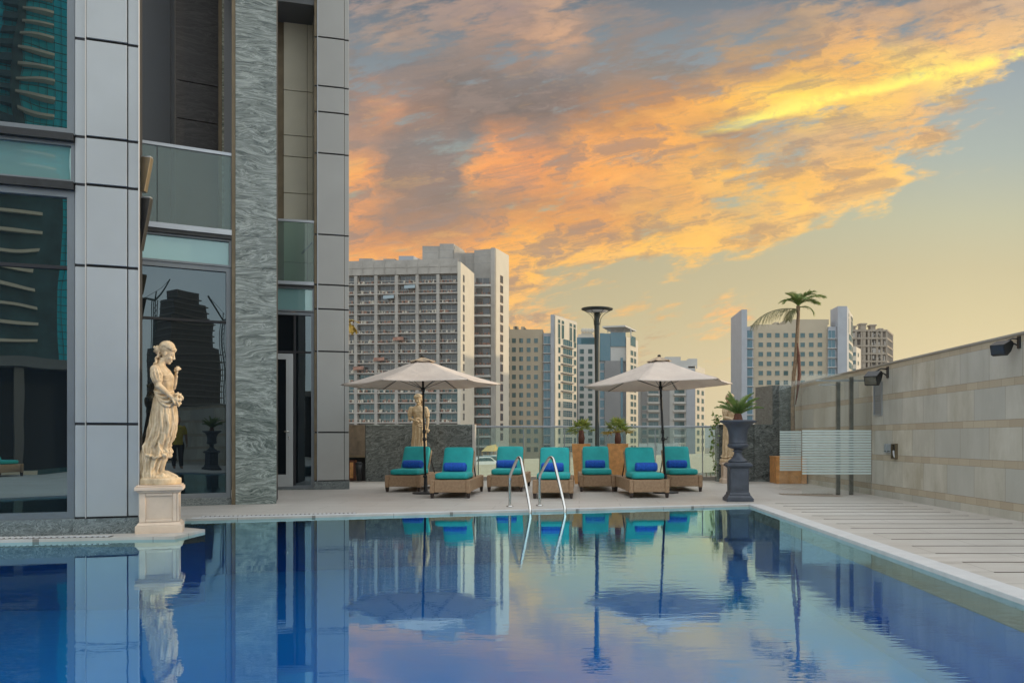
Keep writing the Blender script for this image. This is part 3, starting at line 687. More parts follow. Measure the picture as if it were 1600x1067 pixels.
# flank of the pier inside the recess, stepping back
for a, b in zip(zr[:-1], zr[1:]):
    mb = MB(); B2.box(mb, bk(341)+.05, 0.0, a+.005, b-.005, -RD-.1, -RD+.10); mb.build('granite_cladding', M['granite'], HT)
# balcony glass
rl = thing('balcony_railing', (-6, 12.6, z(362)), 'green glass balcony balustrade between the wide metal column and the granite pier', 'balustrade')
def railing(r, pl, t0, t1, z0, z1, n, gl='glass_rail'):
    w = (t1-t0)/n
    for i in range(n): mb = MB(); pl.box(mb, t0+w*i+.006, t0+w*(i+1)-.006, z0, z1-.01, -.066, -.05); mb.build('glass_panel', M[gl], r)
    mb = MB(); pl.box(mb, t0, t1, z1-.01, z1+.035, -.085, -.03); mb.build('top_rail', M['trim'], r)
railing(rl, B2, t0, t1, z(360), z(242), 2)
B2 = BK
# --- bay 3: door and windows, cream recess above ---
t0, t1 = B3.t(400), tq[0]
z = lambda y: B3.z(488, y)
zt_, zb_ = z(488), z(752)
window(B3, t0, t1, .03, zt_, .055, muls=[z(550)], vm=[B3.t(460)], d=-.10, glass='glass_black')
prect(B3, t0, t1, 0, .03, -.2, -.04, 'granite_skirting', M['granite_base'])
dr = MB(); a, b = B3.t(410), B3.t(457.5); fw = B3.t(457.5)-B3.t(446.5)
for (p,q,r_,s_) in [(a,a+fw,.06,z(553)),(b-fw,b,.06,z(553)),(a+fw,b-fw,z(562),z(553)),(a+fw,b-fw,.06,z(741))]: B3.box(dr, p,q,r_,s_, -.10, -.055)
door = dr.build('door', M['panel'], HT, bevel=.004)
mb = MB(); B3.box(mb, a+fw, b-fw, z(741), z(562), -.09, -.075); mb.build('pane', M['glass_black'], door)
mb = MB(); mb.smooth = True; q = B3.xy(B3.t(451.5), -.01); zq = z(674); q0 = B3.xy(B3.t(451.5), -.055); q2 = B3.xy(B3.t(444), -.005)
mb.tube([(*q0,zq),(*q,zq),(*q2,zq)], .014, 8); q3 = B3.xy(B3.t(451.5), -.04); mb.tube([(*q0,zq-.11),(*q3,zq-.11)], .018, 8); mb.tube([(*q0,zq-.15),(*q3,zq-.15)], .014, 8)
mb.build('door_handle', M['steel'], door)
window(B3, t0, t1, z(487), z(449), .03, glass='glass_teal', name='spandrel_panel', d=-.08)
prect(B3, t0, t1, z(449), z(446), -.12, .0, 'sill_ledge', M['black']); prect(B3, t0, t1, z(446), z(441), -.12, .02, 'balcony_sill', M['trim'])
RD3 = .9
bk3 = lambda px: (lambda k: (k*(B3.A.y+B3.n.y*-RD3)-(B3.A.x+B3.n.x*-RD3))/(B3.u.x-k*B3.u.y))((px-CXP)/FPX)
z3 = lambda y: EYE+(HY-y)/FPX*17.25
prect(B3, t0, t1, z(444), z(441), -RD3-.1, -.125, 'balcony_floor', M['ceiling'])
zc_ = [z(442), z3(410), z3(302), z3(245), z3(212), z3(142), z3(36)]
for p_, q_ in ((bk3(443), bk3(480)), (bk3(480), t1+.15)):
    for u_, v_ in zip(zc_[:-1], zc_[1:]): prect(B3, p_+.006, q_-.006, u_+.008, v_-.008, -RD3-.05, -RD3, 'cream_cladding', M['cream_panel'])
prect(B3, t0-.3, t1+.15, z(442), z3(36), -RD3-.2, -RD3-.052, 'inner_wall', M['bronze'])
prect(B3, t0-.3, t1+.0, z3(36), z3(36)+.15, -RD3-.2, -.06, 'soffit', M['ceiling'])
prect(B3, t0-.3, t1+.0, z3(36)+.151, ZT, -RD3-.2, -.4, 'inner_wall', M['ceiling'])
rl = thing('balcony_railing', (-5.6, 16.4, z(441)), 'narrow green glass balcony balustrade above the grey glazed door beyond the granite pier', 'balustrade')
railing(rl, B3, t0, t1, z(441), z(347), 1)
mb = MB(); q0 = B3.xy(B3.t(470), -.3); q1 = B3.xy(B3.t(488), -.1); mb.tube([(*q0, z(392)),(*q1, z(377))], .02, 8); mb.build('handrail', M['trim'], rl)
# roof cap of the bays
mb = MB(); mb.prism([B1.xy(-9,.05), B1.xy(.02,.05), (-7.2,12.1), B2.xy(B2.t(120),.05), B2.xy(.02,.05), (-6.2,16.1), B3.xy(.03,.05), (-7.3,24.1), (-16,24.1)], ZT+.002, ZT+.25); mb.build('roof_slab', M['trim'], HT)
# wedge lamps on the flank of the first column
for (y0, y1, mt, lb) in [(247,300,'bronze','upper wedge shaped lamp with a bronze front on the metal column edge'),(310,392,'black','lower black wedge shaped lamp on the metal column edge, below the bronze one')]:
    Y = 9.02; r = thing('wall_lamp', (-4.66, Y, EYE+(HY-y1)/FPX*Y), lb, 'wall lamp', 'wedge lamps on the metal column')
    zt, zb = EYE+(HY-y0)/FPX*Y, EYE+(HY-y1)/FPX*Y; x0 = -4.745; x1 = x0+ (.105 if y0 < 300 else .10)
    mb = MB(); n_ = [(x0,zb),(x1,zt-.035),(x1+.004,zt),(x0,zt)]
    if y0 < 300: n_ = [(x0,zb),(x0+.04,zb),(x1,zt-.03),(x1+.004,zt),(x0,zt+.01)]
    k = len(n_); mb.add([(x,Y-.02,z_) for x,z_ in n_]+[(x,Y+.045,z_) for x,z_ in n_], [tuple(range(k)), tuple(range(k,2*k))[::-1]]+[(i,k+i,k+(i+1)%k,(i+1)%k) for i in range(k)])
    mb.build('lamp_body', M[mt], r, bevel=.004)
    mb = MB(); mb.box(x0+.005, x1-.002, Y-.015, Y+.04, zt+.003, zt+.016); mb.build('top_plate', M['trim'], r)
    mb = MB(); mb.box(x0-.03, x0-.001, Y+.0, Y+.04, (zt+zb)/2-.05, (zt+zb)/2+.05); mb.build('mount', M['trim'], r)
# ------------------------------------------------------------------ statues
def sgnp(v, e): return math.copysign(abs(v)**e, v)
def superell(mb, c, r, e1=.3, e2=.3, M_=None, n=36, m=18, sag=None):
    vs = []; fs = []; Q = M_ or Matrix.Identity(4)
    for j in range(1, m):
        t = -pi/2+pi*j/m
        for k in range(n):
            a = 2*pi*k/n-pi
            p = Vector((r[0]*sgnp(cos(t),e1)*sgnp(cos(a),e2), r[1]*sgnp(cos(t),e1)*sgnp(sin(a),e2), r[2]*sgnp(sin(t),e1)))
            if sag: p = sag(p)
            vs.append(Q@(Vector(c)+p))
    b = len(vs); vs += [Q@(Vector(c)+Vector((0,0,-r[2]))), Q@(Vector(c)+Vector((0,0,r[2])))]
    for j in range(m-2):
        for k in range(n): fs.append((j*n+k, j*n+(k+1)%n, (j+1)*n+(k+1)%n, (j+1)*n+k))
    for k in range(n): fs.append((b, (k+1)%n, k)); fs.append((b+1, (m-2)*n+k, (m-2)*n+(k+1)%n))
    mb.add(vs, fs)
def lerp(a, b, t): return a+(b-a)*t
def interp(tab, z):
    for p, q in zip(tab[:-1], tab[1:]):
        if p[0] <= z <= q[0]:
            t = (z-p[0])/(q[0]-p[0]); t = t*t*(3-2*t)*.4+t*.6
            return [lerp(a,b,t) for a,b in zip(p[1:], q[1:])]
    return list(tab[0][1:]) if z < tab[0][0] else list(tab[-1][1:])
def statue_mesh(name, kind, mat, voxel, seed):
    rnd = random.Random(seed); mb = MB()
    if kind == 'profile':    # z, xl, xr, ry, yc
        T_ = [(.06,-.215,.02,.15,0),(.14,-.21,.0,.15,0),(.22,-.215,.03,.15,0),(.27,-.215,.055,.15,0),(.31,-.212,.10,.155,0),(.36,-.205,.12,.15,0),(.40,-.19,.085,.14,0),(.46,-.165,.115,.145,0),(.54,-.135,.155,.155,0),(.66,-.105,.185,.165,0),(.78,-.092,.178,.17,0),(.90,-.082,.165,.165,0),(.99,-.066,.14,.13,0),(1.04,-.058,.132,.115,0),(1.10,-.07,.148,.135,0),(1.18,-.088,.152,.155,0),(1.25,-.085,.115,.165,0),(1.30,-.06,.065,.12,0),(1.33,-.035,.05,.055,0)]
    else:
        T_ = [(.05,-.18,.18,.17,0),(.15,-.175,.18,.16,0),(.30,-.16,.175,.15,0),(.45,-.145,.17,.14,0),(.60,-.135,.165,.14,0),(.75,-.13,.165,.14,0),(.88,-.135,.155,.135,0),(.98,-.12,.12,.115,0),(1.04,-.105,.11,.10,0),(1.12,-.125,.13,.115,0),(1.20,-.145,.145,.115,0),(1.27,-.155,.15,.095,0),(1.31,-.10,.09,.07,0),(1.345,-.04,.04,.045,0)]
        T_ = [(z,(xl),(xr),ry,yc) for z,xl,xr,ry,yc in T_]
    n = 96; zz = [T_[0][0]+(T_[-1][0]-T_[0][0])*i/110 for i in range(111)]
    def surf(a, z, extra=0.):
        xl, xr, ry, yc = interp(T_, z); cx = (xl+xr)/2; rx = (xr-xl)/2
        f = 0
        k = max(0., min(1., (1.0-z)/.5))
        tw = (1.0-z)*(2.2 if kind == 'profile' else .5)
        f += k*.016*sin(11*a+tw*3+1.3*sin(2*a+z*3)) + k*.008*sin(23*a-tw*5+2*sin(3*a))
        if z > 1.0: f += .003*sin(9*a+z*22)
        r_ = 1+(f+extra)/max(rx, .05)
        return Vector((cx+rx*r_*cos(a), yc+(ry*(1+(f+extra)/max(ry,.05)))*sin(a), z))
    vs = [surf(2*pi*k/n, z) for z in zz for k in range(n)]; fs = []
    for i in range(len(zz)-1):
        for k in range(n): fs.append((i*n+k, i*n+(k+1)%n, (i+1)*n+(k+1)%n, (i+1)*n+k))
    fs += [tuple(range(n))[::-1], tuple((len(zz)-1)*n+k for k in range(n))]
    mb.add(vs, fs)
    # raised folds
    for i in range(26):
        a0 = rnd.uniform(0, 2*pi); z0 = rnd.uniform(.55,.97); z1 = rnd.uniform(.10,.40); sw = (rnd.uniform(.3,1.3) if kind == 'profile' else rnd.uniform(-.3,.3))*(-1 if sin(a0) < 0 else 1)
        pts = []; rad = []
        for j in range(15):
            t = j/14; z = lerp(z0,z1,t); a = a0+sw*t*t*(-1)
            pts.append(surf(a, z, .002)); rad.append(.005+.012*sin(pi*min(1,t*.85+.08)))
        mb.tube(pts, rad, 7)
    # hem flounces
    for zc2, amp, a0, a1 in ([(.31,.016,-2.2,1.2)] if kind == 'profile' else [(.12,.02,0,6.28)]):
        pts = [surf(lerp(a0,a1,j/40), zc2+.014*sin(j*.55)+.006*sin(j*1.3), amp*.6+.006*sin(j*.9)) for j in range(41)]
        mb.tube(pts, .017, 7)
    def sash(z0, dz, a0, a1, r, ex=.01):
        mb.tube([surf(lerp(a0,a1,j/30), z0+dz*sin(pi*j/30), ex) for j in range(31)], [r*(.6+.4*sin(pi*j/30)) for j in range(31)], 8)
    for q in range(4): sash(1.03-.012*q, -.03-.035*q, -2.9+.2*q, -.1, .016, .012)
    for q in range(3): sash(1.05-.02*q, -.01, 0, pi, .012, .006)
    for q in range(2): sash(1.25-.05*q, -.06, -2.4+.1*q, -.3, .005, .001)
    E = mb.ell
    def arm(sh, el, wr, r=(.05,.042,.036,.022), sleeve=True):
        sh, el, wr = Vector(sh), Vector(el), Vector(wr)
        mid = (sh+el)/2+Vector((0,0,-.0))
        mb.tube([sh, mid, el], [r[0], r[0]*.92, r[1]*.85], 12); E(sh, (r[0]*1.15,)*3); E(el, (r[1]*.9,)*3)
        fm = lerp(el, wr, .35); mb.tube([el, fm, wr], [r[1]*.85, r[2], r[3]], 12); E(wr, (r[3]*1.1,)*3)
        if sleeve:
            for t, k in ((.2,.062),(.45,.060),(.66,.055)):
                c = lerp(sh, el, t); E(c, (k,k,.045)); 
            d_ = (el-sh).normalized()
            for k in range(10):
                a = 2*pi*k/10; u = d_.orthogonal().normalized(); v = d_.cross(u); w_ = (u*cos(a)+v*sin(a))
                mb.tube([sh+w_*.052, lerp(sh,el,.4)+w_*.062, lerp(sh,el,.78)+w_*.048], [.006,.009,.006], 6)
    def hand(wr, d, up, side=1, curl=.8, s=1.0):
        """palm, four curled fingers of different length and a thumb from the side of the palm"""
        wr, d, up = Vector(wr), Vector(d).normalized(), Vector(up).normalized(); sd_ = d.cross(up)*side
        pc = wr+d*.042*s
        Q = Matrix((d, sd_, up)).transposed()
        E(pc, (.045*s,.034*s,.016*s), Q)
        for i, L in enumerate((.062,.072,.067,.052)):
            b0 = wr+d*.072*s+sd_*(.026-.0175*i)*s; p1 = b0+(d*cos(curl*.5)-up*sin(curl*.5))*L*.45*s
            p2 = p1+(d*cos(curl*1.3)-up*sin(curl*1.3))*L*.33*s; p3 = p2+(d*cos(curl*2.1)-up*sin(curl*2.1))*L*.27*s
            mb.tube([b0-d*.02*s, b0, p1, p2, p3], [.009*s,.0092*s,.0085*s,.0078*s,.0062*s], 8)
        t0 = wr+d*.022*s+sd_*.028*s; t1 = t0+(d*.55+sd_*.7-up*.25)*.036*s; t2 = t1+(d*.8+sd_*.1-up*.5)*.03*s
        mb.tube([t0-sd_*.012*s, t0, t1, t2], [.013*s,.012*s,.0105*s,.008*s], 8)
    def flowers(c, r, k):
        for i in range(k):
            v = Vector((rnd.gauss(0,1), rnd.gauss(0,1), rnd.gauss(0,.8))).normalized(); p = Vector(c)+Vector((v.x*r[0], v.y*r[1], v.z*r[2]))
            E(p, (rnd.uniform(.016,.026),)*3, n=8, m=6)
            for q in range(4):
                w_ = Vector((rnd.gauss(0,1),rnd.gauss(0,1),rnd.gauss(0,1))).normalized()*.02; E(p+w_, (.012,.012,.012), n=6, m=5)
    def head(c, f, up, s=1.0, veil=False):
        c, f, up = Vector(c), Vector(f).normalized(), Vector(up).normalized(); up = (up-f*f.dot(up)).normalized(); sd_ = up.cross(f)
        Q = Matrix((f, sd_, up)).transposed()
        L = lambda x,y,z: c+(f*x+sd_*y+up*z)*s
        S = lambda *r: tuple(v*s for v in r)
        E(L(0,0,.025), S(.088,.072,.082), Q); E(L(.022,0,-.035), S(.062,.055,.072), Q)      # skull, jaw
        E(L(.062,0,-.088), S(.022,.024,.018), Q)                                           # chin
        mb.tube([L(.084,0,.02), L(.096,0,-.01), L(.106,0,-.028)], [.008*s,.010*s,.013*s], 8); E(L(.096,0,-.030), S(.012,.019,.009), Q)   # nose
        E(L(.083,0,-.056), S(.010,.024,.006), Q); E(L(.080,0,-.068), S(.011,.020,.0065), Q) # lips
        for q in (-1,1):
            mb.tube([L(.083,.012*q,.020), L(.082,.030*q,.027), L(.066,.050*q,.018)], [.006*s,.007*s,.004*s], 6)  # brows
            E(L(.074,.029*q,.004), S(.011,.014,.008), Q); E(L(.062,.034*q,-.034), S(.024,.022,.022), Q)
            E(L(.0,.072*q,-.01), S(.018,.010,.028), Q)
        # hair: waved locks drawn back from a parting to a knot, ringlets on the neck
        E(L(-.025,0,.05), S(.088,.082,.076), Q)
        for q in range(34):
            a = -1.5+3.0*q/33; ph = rnd.uniform(0,6)
            pts = []
            for j in range(10):
                t = j/9; b = lerp(.95, -2.4, t)
                x = .098*sin(pi/2+b-1.2)*1.0 if 0 else .0
                v = Vector((cos(b*.62+.35)*.0,0,0))
                phi = lerp(.55, 2.9, t)      # from brow over the crown to the nape
                rr = .092+.006*sin(ph+t*14)
                p = Vector((cos(phi)*rr*cos(a*.55)-.012, sin(a)*.080*(1 if t<.8 else .7), sin(phi)*rr*cos(a*.75)+.035+.006*sin(ph+t*11)))
                pts.append(L(*p))
            mb.tube(pts, [.008*s]+[.011*s]*8+[.008*s], 6)
        E(L(-.105,0,.0), S(.045,.048,.042), Q)
        for q in range(14):
            a = rnd.uniform(0,6.28); E(L(-.11+.035*cos(a), .04*sin(a*1.7), .035*sin(a)), S(.016,.016,.016), Q, n=8, m=6)
        for q in range(12):
            a = lerp(-1.2,1.2,q/11); E(L(.078*cos(a)+.0,.082*sin(a),.068+.012*sin(q*2.1)), S(.018,.018,.015), Q, n=8, m=6)
        for q in (-1,-.4,.3,1):
            pts = [L(-.075+.012*sin(j*1.8+q), .055*q+.008*cos(j*1.8), -.03-.021*j) for j in range(8)]
            mb.tube(pts, [.014*s]*7+[.006*s], 7)
    if kind == 'profile':
        mb.tube([(-.01,0,1.27),(.012,0,1.33),(.035,0,1.385)], [.062,.046,.047], 14)
        E((-.03,0,1.265), (.07,.175,.05)); E((.085,-.06,1.185), (.065,.06,.06)); E((.085,.06,1.185), (.065,.06,.06))
        arm((-.045,-.165,1.25), (.0,-.225,1.075), (.135,-.175,.955)); hand((.135,-.175,.955), (.8,.25,-.5), (.3,-.5,.8), 1)
        arm((-.02,.16,1.25), (.125,.20,1.085), (.165,.11,1.20)); hand((.165,.11,1.20), (.1,-.25,.95), (-.9,0,.1), 1, 1.1)
        flowers((.195,-.10,.935), (.05,.08,.055), 26); flowers((.18,.06,1.285), (.015,.02,.015), 3)
        head((.068,0,1.445), (.93,-.10,-.34), (.3,0,1))
        # shin and foot showing under the lifted hem, second foot behind
        mb.tube([(.04,-.06,.34),(.015,-.065,.20),(.012,-.065,.13)], [.06,.042,.032], 12)
        def foot(x, y, z): mb.tube([(x-.03,y,z+.03),(x+.05,y,z+.02),(x+.12,y,z-.008),(x+.165,y,z-.02)], [.03,.033,.028,.016], 10); [E((x+.165-.006*i,y-.022+.011*i,z-.024),(.016,.008,.009)) for i in range(5)]
        foot(.03,-.065,.10); foot(-.02,.07,.10)
        # rocky ground the cloth trails on
        E((-.02,0,.07), (.205,.17,.075)); E((-.10,-.02,.10), (.12,.14,.13)); E((.09,-.01,.06), (.13,.14,.045))
        for q in range(16):
            a = rnd.uniform(0,6.28); E((-.03+.17*cos(a), .14*sin(a), .08), (.035,.035,rnd.uniform(.02,.05)), n=8, m=6)
        mb.lathe([(.232,0),(.236,.01),(.236,.06),(.228,.072)], (0,0,0), 40)
    else:
        mb.tube([(0,0,1.28),(0,0,1.34),(.005,-.01,1.39)], [.06,.045,.045], 14)
        E((-.06,-.07,1.20), (.06,.055,.055)); E((.06,-.07,1.20), (.06,.055,.055)); E((0,0,1.275), (.165,.07,.045))
        # her right arm bent to the waist with a posy, the other hanging
        arm((-.16,0,1.255), (-.195,-.02,1.04), (-.075,-.13,.99)); hand((-.075,-.13,.99), (.9,-.2,.1), (0,-.5,.8), -1)
        arm((.155,0,1.255), (.205,.0,1.02), (.20,-.06,.83), sleeve=(seed != 3)); hand((.20,-.06,.83), (-.05,-.15,-1), (1,0,0), 1, .5)
        flowers((.0,-.15,.99), (.075,.04,.05), 22); flowers((.205,-.08,.77), (.025,.025,.03), 6)
        head((.0,-.02,1.455), (-.25,-.93,-.12), (-.16,0,1))
        for x in (-.07,.08): mb.tube([(x,-.12,.075),(x,-.18,.06),(x,-.22,.045)], [.035,.032,.018], 10)
        mb.lathe([(.225,0),(.23,.01),(.23,.055),(.22,.065)], (0,0,0), 40)
    o = mb.build(name, mat)
    remesh(o, voxel, 1)
    return o
def pedestal(name_label, loc, w, h, rz, group, mat='stone'):
    r = thing('pedestal', loc, name_label, 'pedestal', group, rz)
    mb = MB(); H = w/2
    mb.frust(-H,H,-H,H,0,.19*h); mb.frust(-H*.97,H*.97,-H*.97,H*.97,.19*h+.001,.25*h,.90); mb.build('plinth', M[mat], r, world=False, bevel=.006)
    # die with a recessed panel on each face: frame built of stiles and rails
    mb = MB(); b = H*.84; z0, z1 = .25*h+.002, .84*h; q = b*.16
    mb.box(-b+.022,b-.022,-b+.022,b-.022,z0,z1)
    mb.build('die', M[mat], r, world=False)
    mb = MB()
    for k in range(4):
        Q = Matrix.Rotation(k*pi/2, 4, 'Z'); d = .021
        mb.box(-b,-b+q*2,-b,-b+d,z0,z1,Q); mb.box(b-q*2,b-d-.001,-b,-b+d,z0,z1,Q); mb.box(-b+q*2+.001,b-q*2-.001,-b,-b+d,z1-q,z1,Q); mb.box(-b+q*2+.001,b-q*2-.001,-b,-b+d,z0,z0+q,Q)
    mb.build('panel_frame', M[mat], r, world=False, bevel=.007)
    mb = MB(); mb.frust(-H*.88,H*.88,-H*.88,H*.88,.84*h+.001,.89*h,1.1); mb.box(-H*1.03,H*1.03,-H*1.03,H*1.03,.89*h+.001,.97*h); mb.box(-H*.97,H*.97,-H*.97,H*.97,.97*h+.001,h)
    mb.build('cap', M[mat], r, world=False, bevel=.009, segs=3)
    return r
# big statue by the left window
PX, PY = -4.56, 9.06
pedestal('cream travertine pedestal with recessed panels at the pool corner beside the metal column', (PX,PY,-.02), .455, .53, R(23), 'statue pedestals')
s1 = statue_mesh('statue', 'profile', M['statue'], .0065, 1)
s1.location = (PX+.0,PY,.511); s1.rotation_euler = (0,0,R(22)); s1.scale = (.88,.88,.985)
tag(s1, 'large ivory statue of a woman in profile holding flowers beside the tinted window', 'statue', 'garden statues of women')
# golden statue in front of the granite wall, half hidden by the lounger
g2 = P(654, 700, 18.6)
pedestal('cream pedestal hidden behind the teal lounger at the left parasol pole', (g2.x,18.6,0), .42, .42, 0, 'statue pedestals')
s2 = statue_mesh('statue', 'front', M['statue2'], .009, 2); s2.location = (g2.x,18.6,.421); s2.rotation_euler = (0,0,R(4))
tag(s2, 'golden statue of a woman in front of the granite wall, behind the left parasol pole', 'statue', 'garden statues of women')
g3 = P(1140, 755, 19.0)
pedestal('small cream pedestal partly hidden behind the dark urn', (g3.x,19.0,0), .40, .48, 0, 'statue pedestals')
s3 = s2.copy(); COL.objects.link(s3); s3.name = 'statue'; s3.data = s2.data.copy(); s3.data.materials[0] = M['statue']
s3.location = (g3.x,19.0,.481); s3.rotation_euler = (0,0,R(38)); s3.scale = (.98,)*3
tag(s3, 'pale stone statue of a woman mostly hidden behind the dark urn and its palm', 'statue', 'garden statues of women')

# ------------------------------------------------------------------ dark urn on its pedestal
M['urn'] = pmat('painted_slate_urn', (.055,.065,.085), .5, var=.25, vscale=7, bump=.25, bscale=50, bdist=.004)
UX, UY = 2.58, 13.52; us = UY/FPX    # metres per pixel
UR = thing('urn_planter', (UX,UY,0), 'tall slate blue classical urn on a square pedestal at the far pool corner', 'urn')
mb = MB(); mb.frust(-.215,.215,-.215,.215,0,.055); mb.frust(-.205,.205,-.205,.205,.056,.10,.86); mb.frust(-.172,.172,-.172,.172,.101,.15,.92)
mb.build('plinth', M['urn'], UR, world=False, bevel=.008, segs=3)
mb = MB()
def octo(h, c): return [(-h,-h+c),(-h+c,-h),(h-c,-h),(h,-h+c),(h,h-c),(h-c,h),(-h+c,h),(-h,h-c)]
mb.prism(octo(.152,.018), .151, .53)
for k in range(4):
    Q = Matrix.Rotation(k*pi/2,4,'Z'); mb.box(-.105,.105,-.158,-.1525,.19,.48,Q)
mb.build('shaft', M['urn'], UR, world=False, bevel=.006)
mb = MB(); mb.frust(-.15,.15,-.15,.15,.531,.565,1.28); mb.box(-.20,.20,-.20,.20,.566,.60); mb.frust(-.19,.19,-.19,.19,.601,.625,.88); mb.build('cap', M['urn'], UR, world=False, bevel=.008, segs=3)
mb = MB(); mb.smooth = True
zz0 = .626
foot = [(.155,zz0),(.16,zz0+.012),(.155,zz0+.03),(.13,zz0+.045),(.10,zz0+.07),(.075,zz0+.11),(.062,zz0+.15),(.062,zz0+.165),(.085,zz0+.172),(.088,zz0+.188),(.068,zz0+.197),(.075,zz0+.215)]
mb.lathe(foot, n=40); mb.build('foot', M['urn'], UR, world=False)
mb = MB(); mb.smooth = True; z1 = zz0+.216
bowl = [(.075,z1),(.125,z1+.012),(.160,z1+.035),(.170,z1+.06),(.160,z1+.082),(.148,z1+.092)]
mb.lathe(bowl, n=96, fn=lambda a, z: 1+.03*abs(sin(12*a))-.02); mb.build('gadrooned_bowl', M['urn'], UR, world=False)
mb = MB(); mb.smooth = True; z2 = z1+.0925
top = [(.150,z2),(.154,z2+.008),(.150,z2+.016),(.148,z2+.05),(.150,z2+.12),(.160,z2+.19),(.180,z2+.25),(.215,z2+.295),(.255,z2+.325),(.282,z2+.335),(.297,z2+.342),(.30,z2+.355),(.295,z2+.37),(.27,z2+.374),(.24,z2+.366),(.20,z2+.33),(.0,z2+.325)]
mb.lathe(top, n=48); mb.build('vase', M['urn'], UR, world=False)
URTOP = z2+.33
# ------------------------------------------------------------------ sun loungers
def wickermat():
    m = bpy.data.materials.new('woven_wicker'); m.use_nodes = True; T = NT(m.node_tree); b = T.n['Principled BSDF']
    tcn = T.new('ShaderNodeTexCoord').outputs['Object']; x, y, z = T.sep(tcn)
    hx = T.math('SINE', T.math('MULTIPLY', T.math('ADD', x, y), 2*pi/.016)); hz = T.math('SINE', T.math('MULTIPLY', z, 2*pi/.011))
    w = T.math('MULTIPLY', hx, hz)
    nz = T.noise(tcn, 25, 4, .6)
    c = T.mixc(T.mapr(nz.outputs[0], .3, .7), (.34,.205,.115,1), (.50,.335,.20,1))
    c = T.mixc(T.mapr(w, -.9, .4, .55, 0), c, (.07,.042,.022,1))
    T.l.new(c, b.inputs['Base Color']); b.inputs['Roughness'].default_value = .55
    bp = T.new('ShaderNodeBump'); bp.inputs['Strength'].default_value = .6; bp.inputs['Distance'].default_value = .003
    T.l.new(w, bp.inputs['Height']); T.l.new(bp.outputs[0], b.inputs['Normal']); return m
M['wicker'] = wickermat()
M['teal'] = pmat('teal_canvas', (.014,.35,.35), .8, var=.12, vscale=6, bump=.3, bscale=14, bdist=.012)
M['wood_dark'] = pmat('dark_wood_leg', (.03,.018,.014), .45)
M['towel'] = pmat('blue_terry', (.015,.10,.50), .95, var=.25, vscale=30, bump=.9, bscale=220, bdist=.006)
LW, LL = .69, 1.95
def make_lounger():
    r = thing('sun_lounger', (0,0,0), 'x', 'sun lounger', 'teal cushioned wicker sun loungers in a row')
    mb = MB(); H = LW/2; zb, zt = .10, .315
    mb.box(-H+.075,H-.075,.012,.05,zb,zt-.004); mb.box(-H+.075,H-.075,LL-.05,LL-.012,zb,zt-.004)
    for s_ in (-1,1): mb.box(*(sorted((s_*(H-.012),s_*(H-.05)))),.075,LL-.075,zb,zt-.004)
    for a in (-1,1):
        for b in (0,1):
            x0, x1 = sorted((a*H, a*(H-.075))); y0 = 0 if b == 0 else LL-.075; mb.box(x0,x1,y0,y0+.075,zb-.012,zt+.002)
    mb.build('base_frame', M['wicker'], r, world=False, bevel=.012, segs=2)
    mb = MB(); mb.box(-H+.051,H-.051,.051,LL-.051,zt-.05,zt-.01); mb.build('deck_panel', M['wicker'], r, world=False)
    for a in (-1,1):
        for y in (.04, LL-.04):
            mb = MB(); x = a*(H-.038); mb.frust(x-.022,x+.022,y-.022,y+.022,0,zb-.013,1.45); mb.build('leg', M['wood_dark'], r, world=False, bevel=.003)
    mb = MB(); mb.smooth = True
    sag = lambda p: p+Vector((0,0,.012*(1-(p.x/.34)**2)*(1 if p.z > 0 else 0)))
    superell(mb, (0,.50,zt+.052), (H-.06,.40,.056), .38, .16, n=48, m=16, sag=sag); mb.build('seat_cushion', M['teal'], r, world=False)
    # backrest leaning back
    A = R(57); Q = Matrix.Translation((0,.80,zt+.02)) @ Matrix.Rotation(A, 4, 'X')
    mb = MB(); mb.box(-H+.065,H-.065,.0,.56,-.085,-.052,Q)
    mb.box(-H+.065,-H+.10,.0,.56,-.052,-.03,Q); mb.box(H-.10,H-.065,.0,.56,-.052,-.03,Q)
    mb.build('backrest_frame', M['wicker'], r, world=False, bevel=.01)
    mb = MB(); mb.smooth = True
    superell(mb, (0,.29,.018), (H-.08,.295,.055), .38, .16, M_=Q, n=48, m=16, sag=sag); mb.build('back_cushion', M['teal'], r, world=False)
    mb = MB()   # prop holding the backrest
    for a in (-1,1): mb.tube([(a*(H-.10),1.08,zt+.38),(a*(H-.10),1.50,zt-.01)], .011, 8)
    mb.build('prop', M['black'], r, world=False)
    return r
def make_towel():
    mb = MB(); mb.smooth = True
    n = 40; L = .19; vs = []; fs = []
    prof = [(-L,.0),(-L,.02),(-L-.002,.045),(-L+.004,.062),(-L+.012,.069),(-L+.05,.070),(0,.071),(L-.05,.070),(L-.012,.069),(L-.004,.062),(L+.002,.045),(L,.02),(L,.0)]
    for i, (x, r_) in enumerate(prof):
        for k in range(n):
            a = 2*pi*k/n; rr = r_*(1+.07*(((a/(2*pi))) if 0 else 0)+ (.05 if 2.2 < a < 3.2 else 0)*(a-2.2)); rr *= 1+.012*sin(5*a+x*30)
            vs.append((x, rr*cos(a), .066+rr*sin(a)*.93))
    for i in range(len(prof)-1):
        for k in range(n): fs.append((i*n+k, (i+1)*n+k, (i+1)*n+(k+1)%n, i*n+(k+1)%n))
    mb.add(vs, fs)
    for s_ in (-1,1):
        mb.tube([(s_*(L+.003), (.008+.055*t/46)*cos(t*.42), .066+(.008+.055*t/46)*sin(t*.42)*.93) for t in range(47)], .0045, 6)
    return mb
lg0 = make_lounger()
tw0 = make_towel().build('rolled_towel', M['towel'])
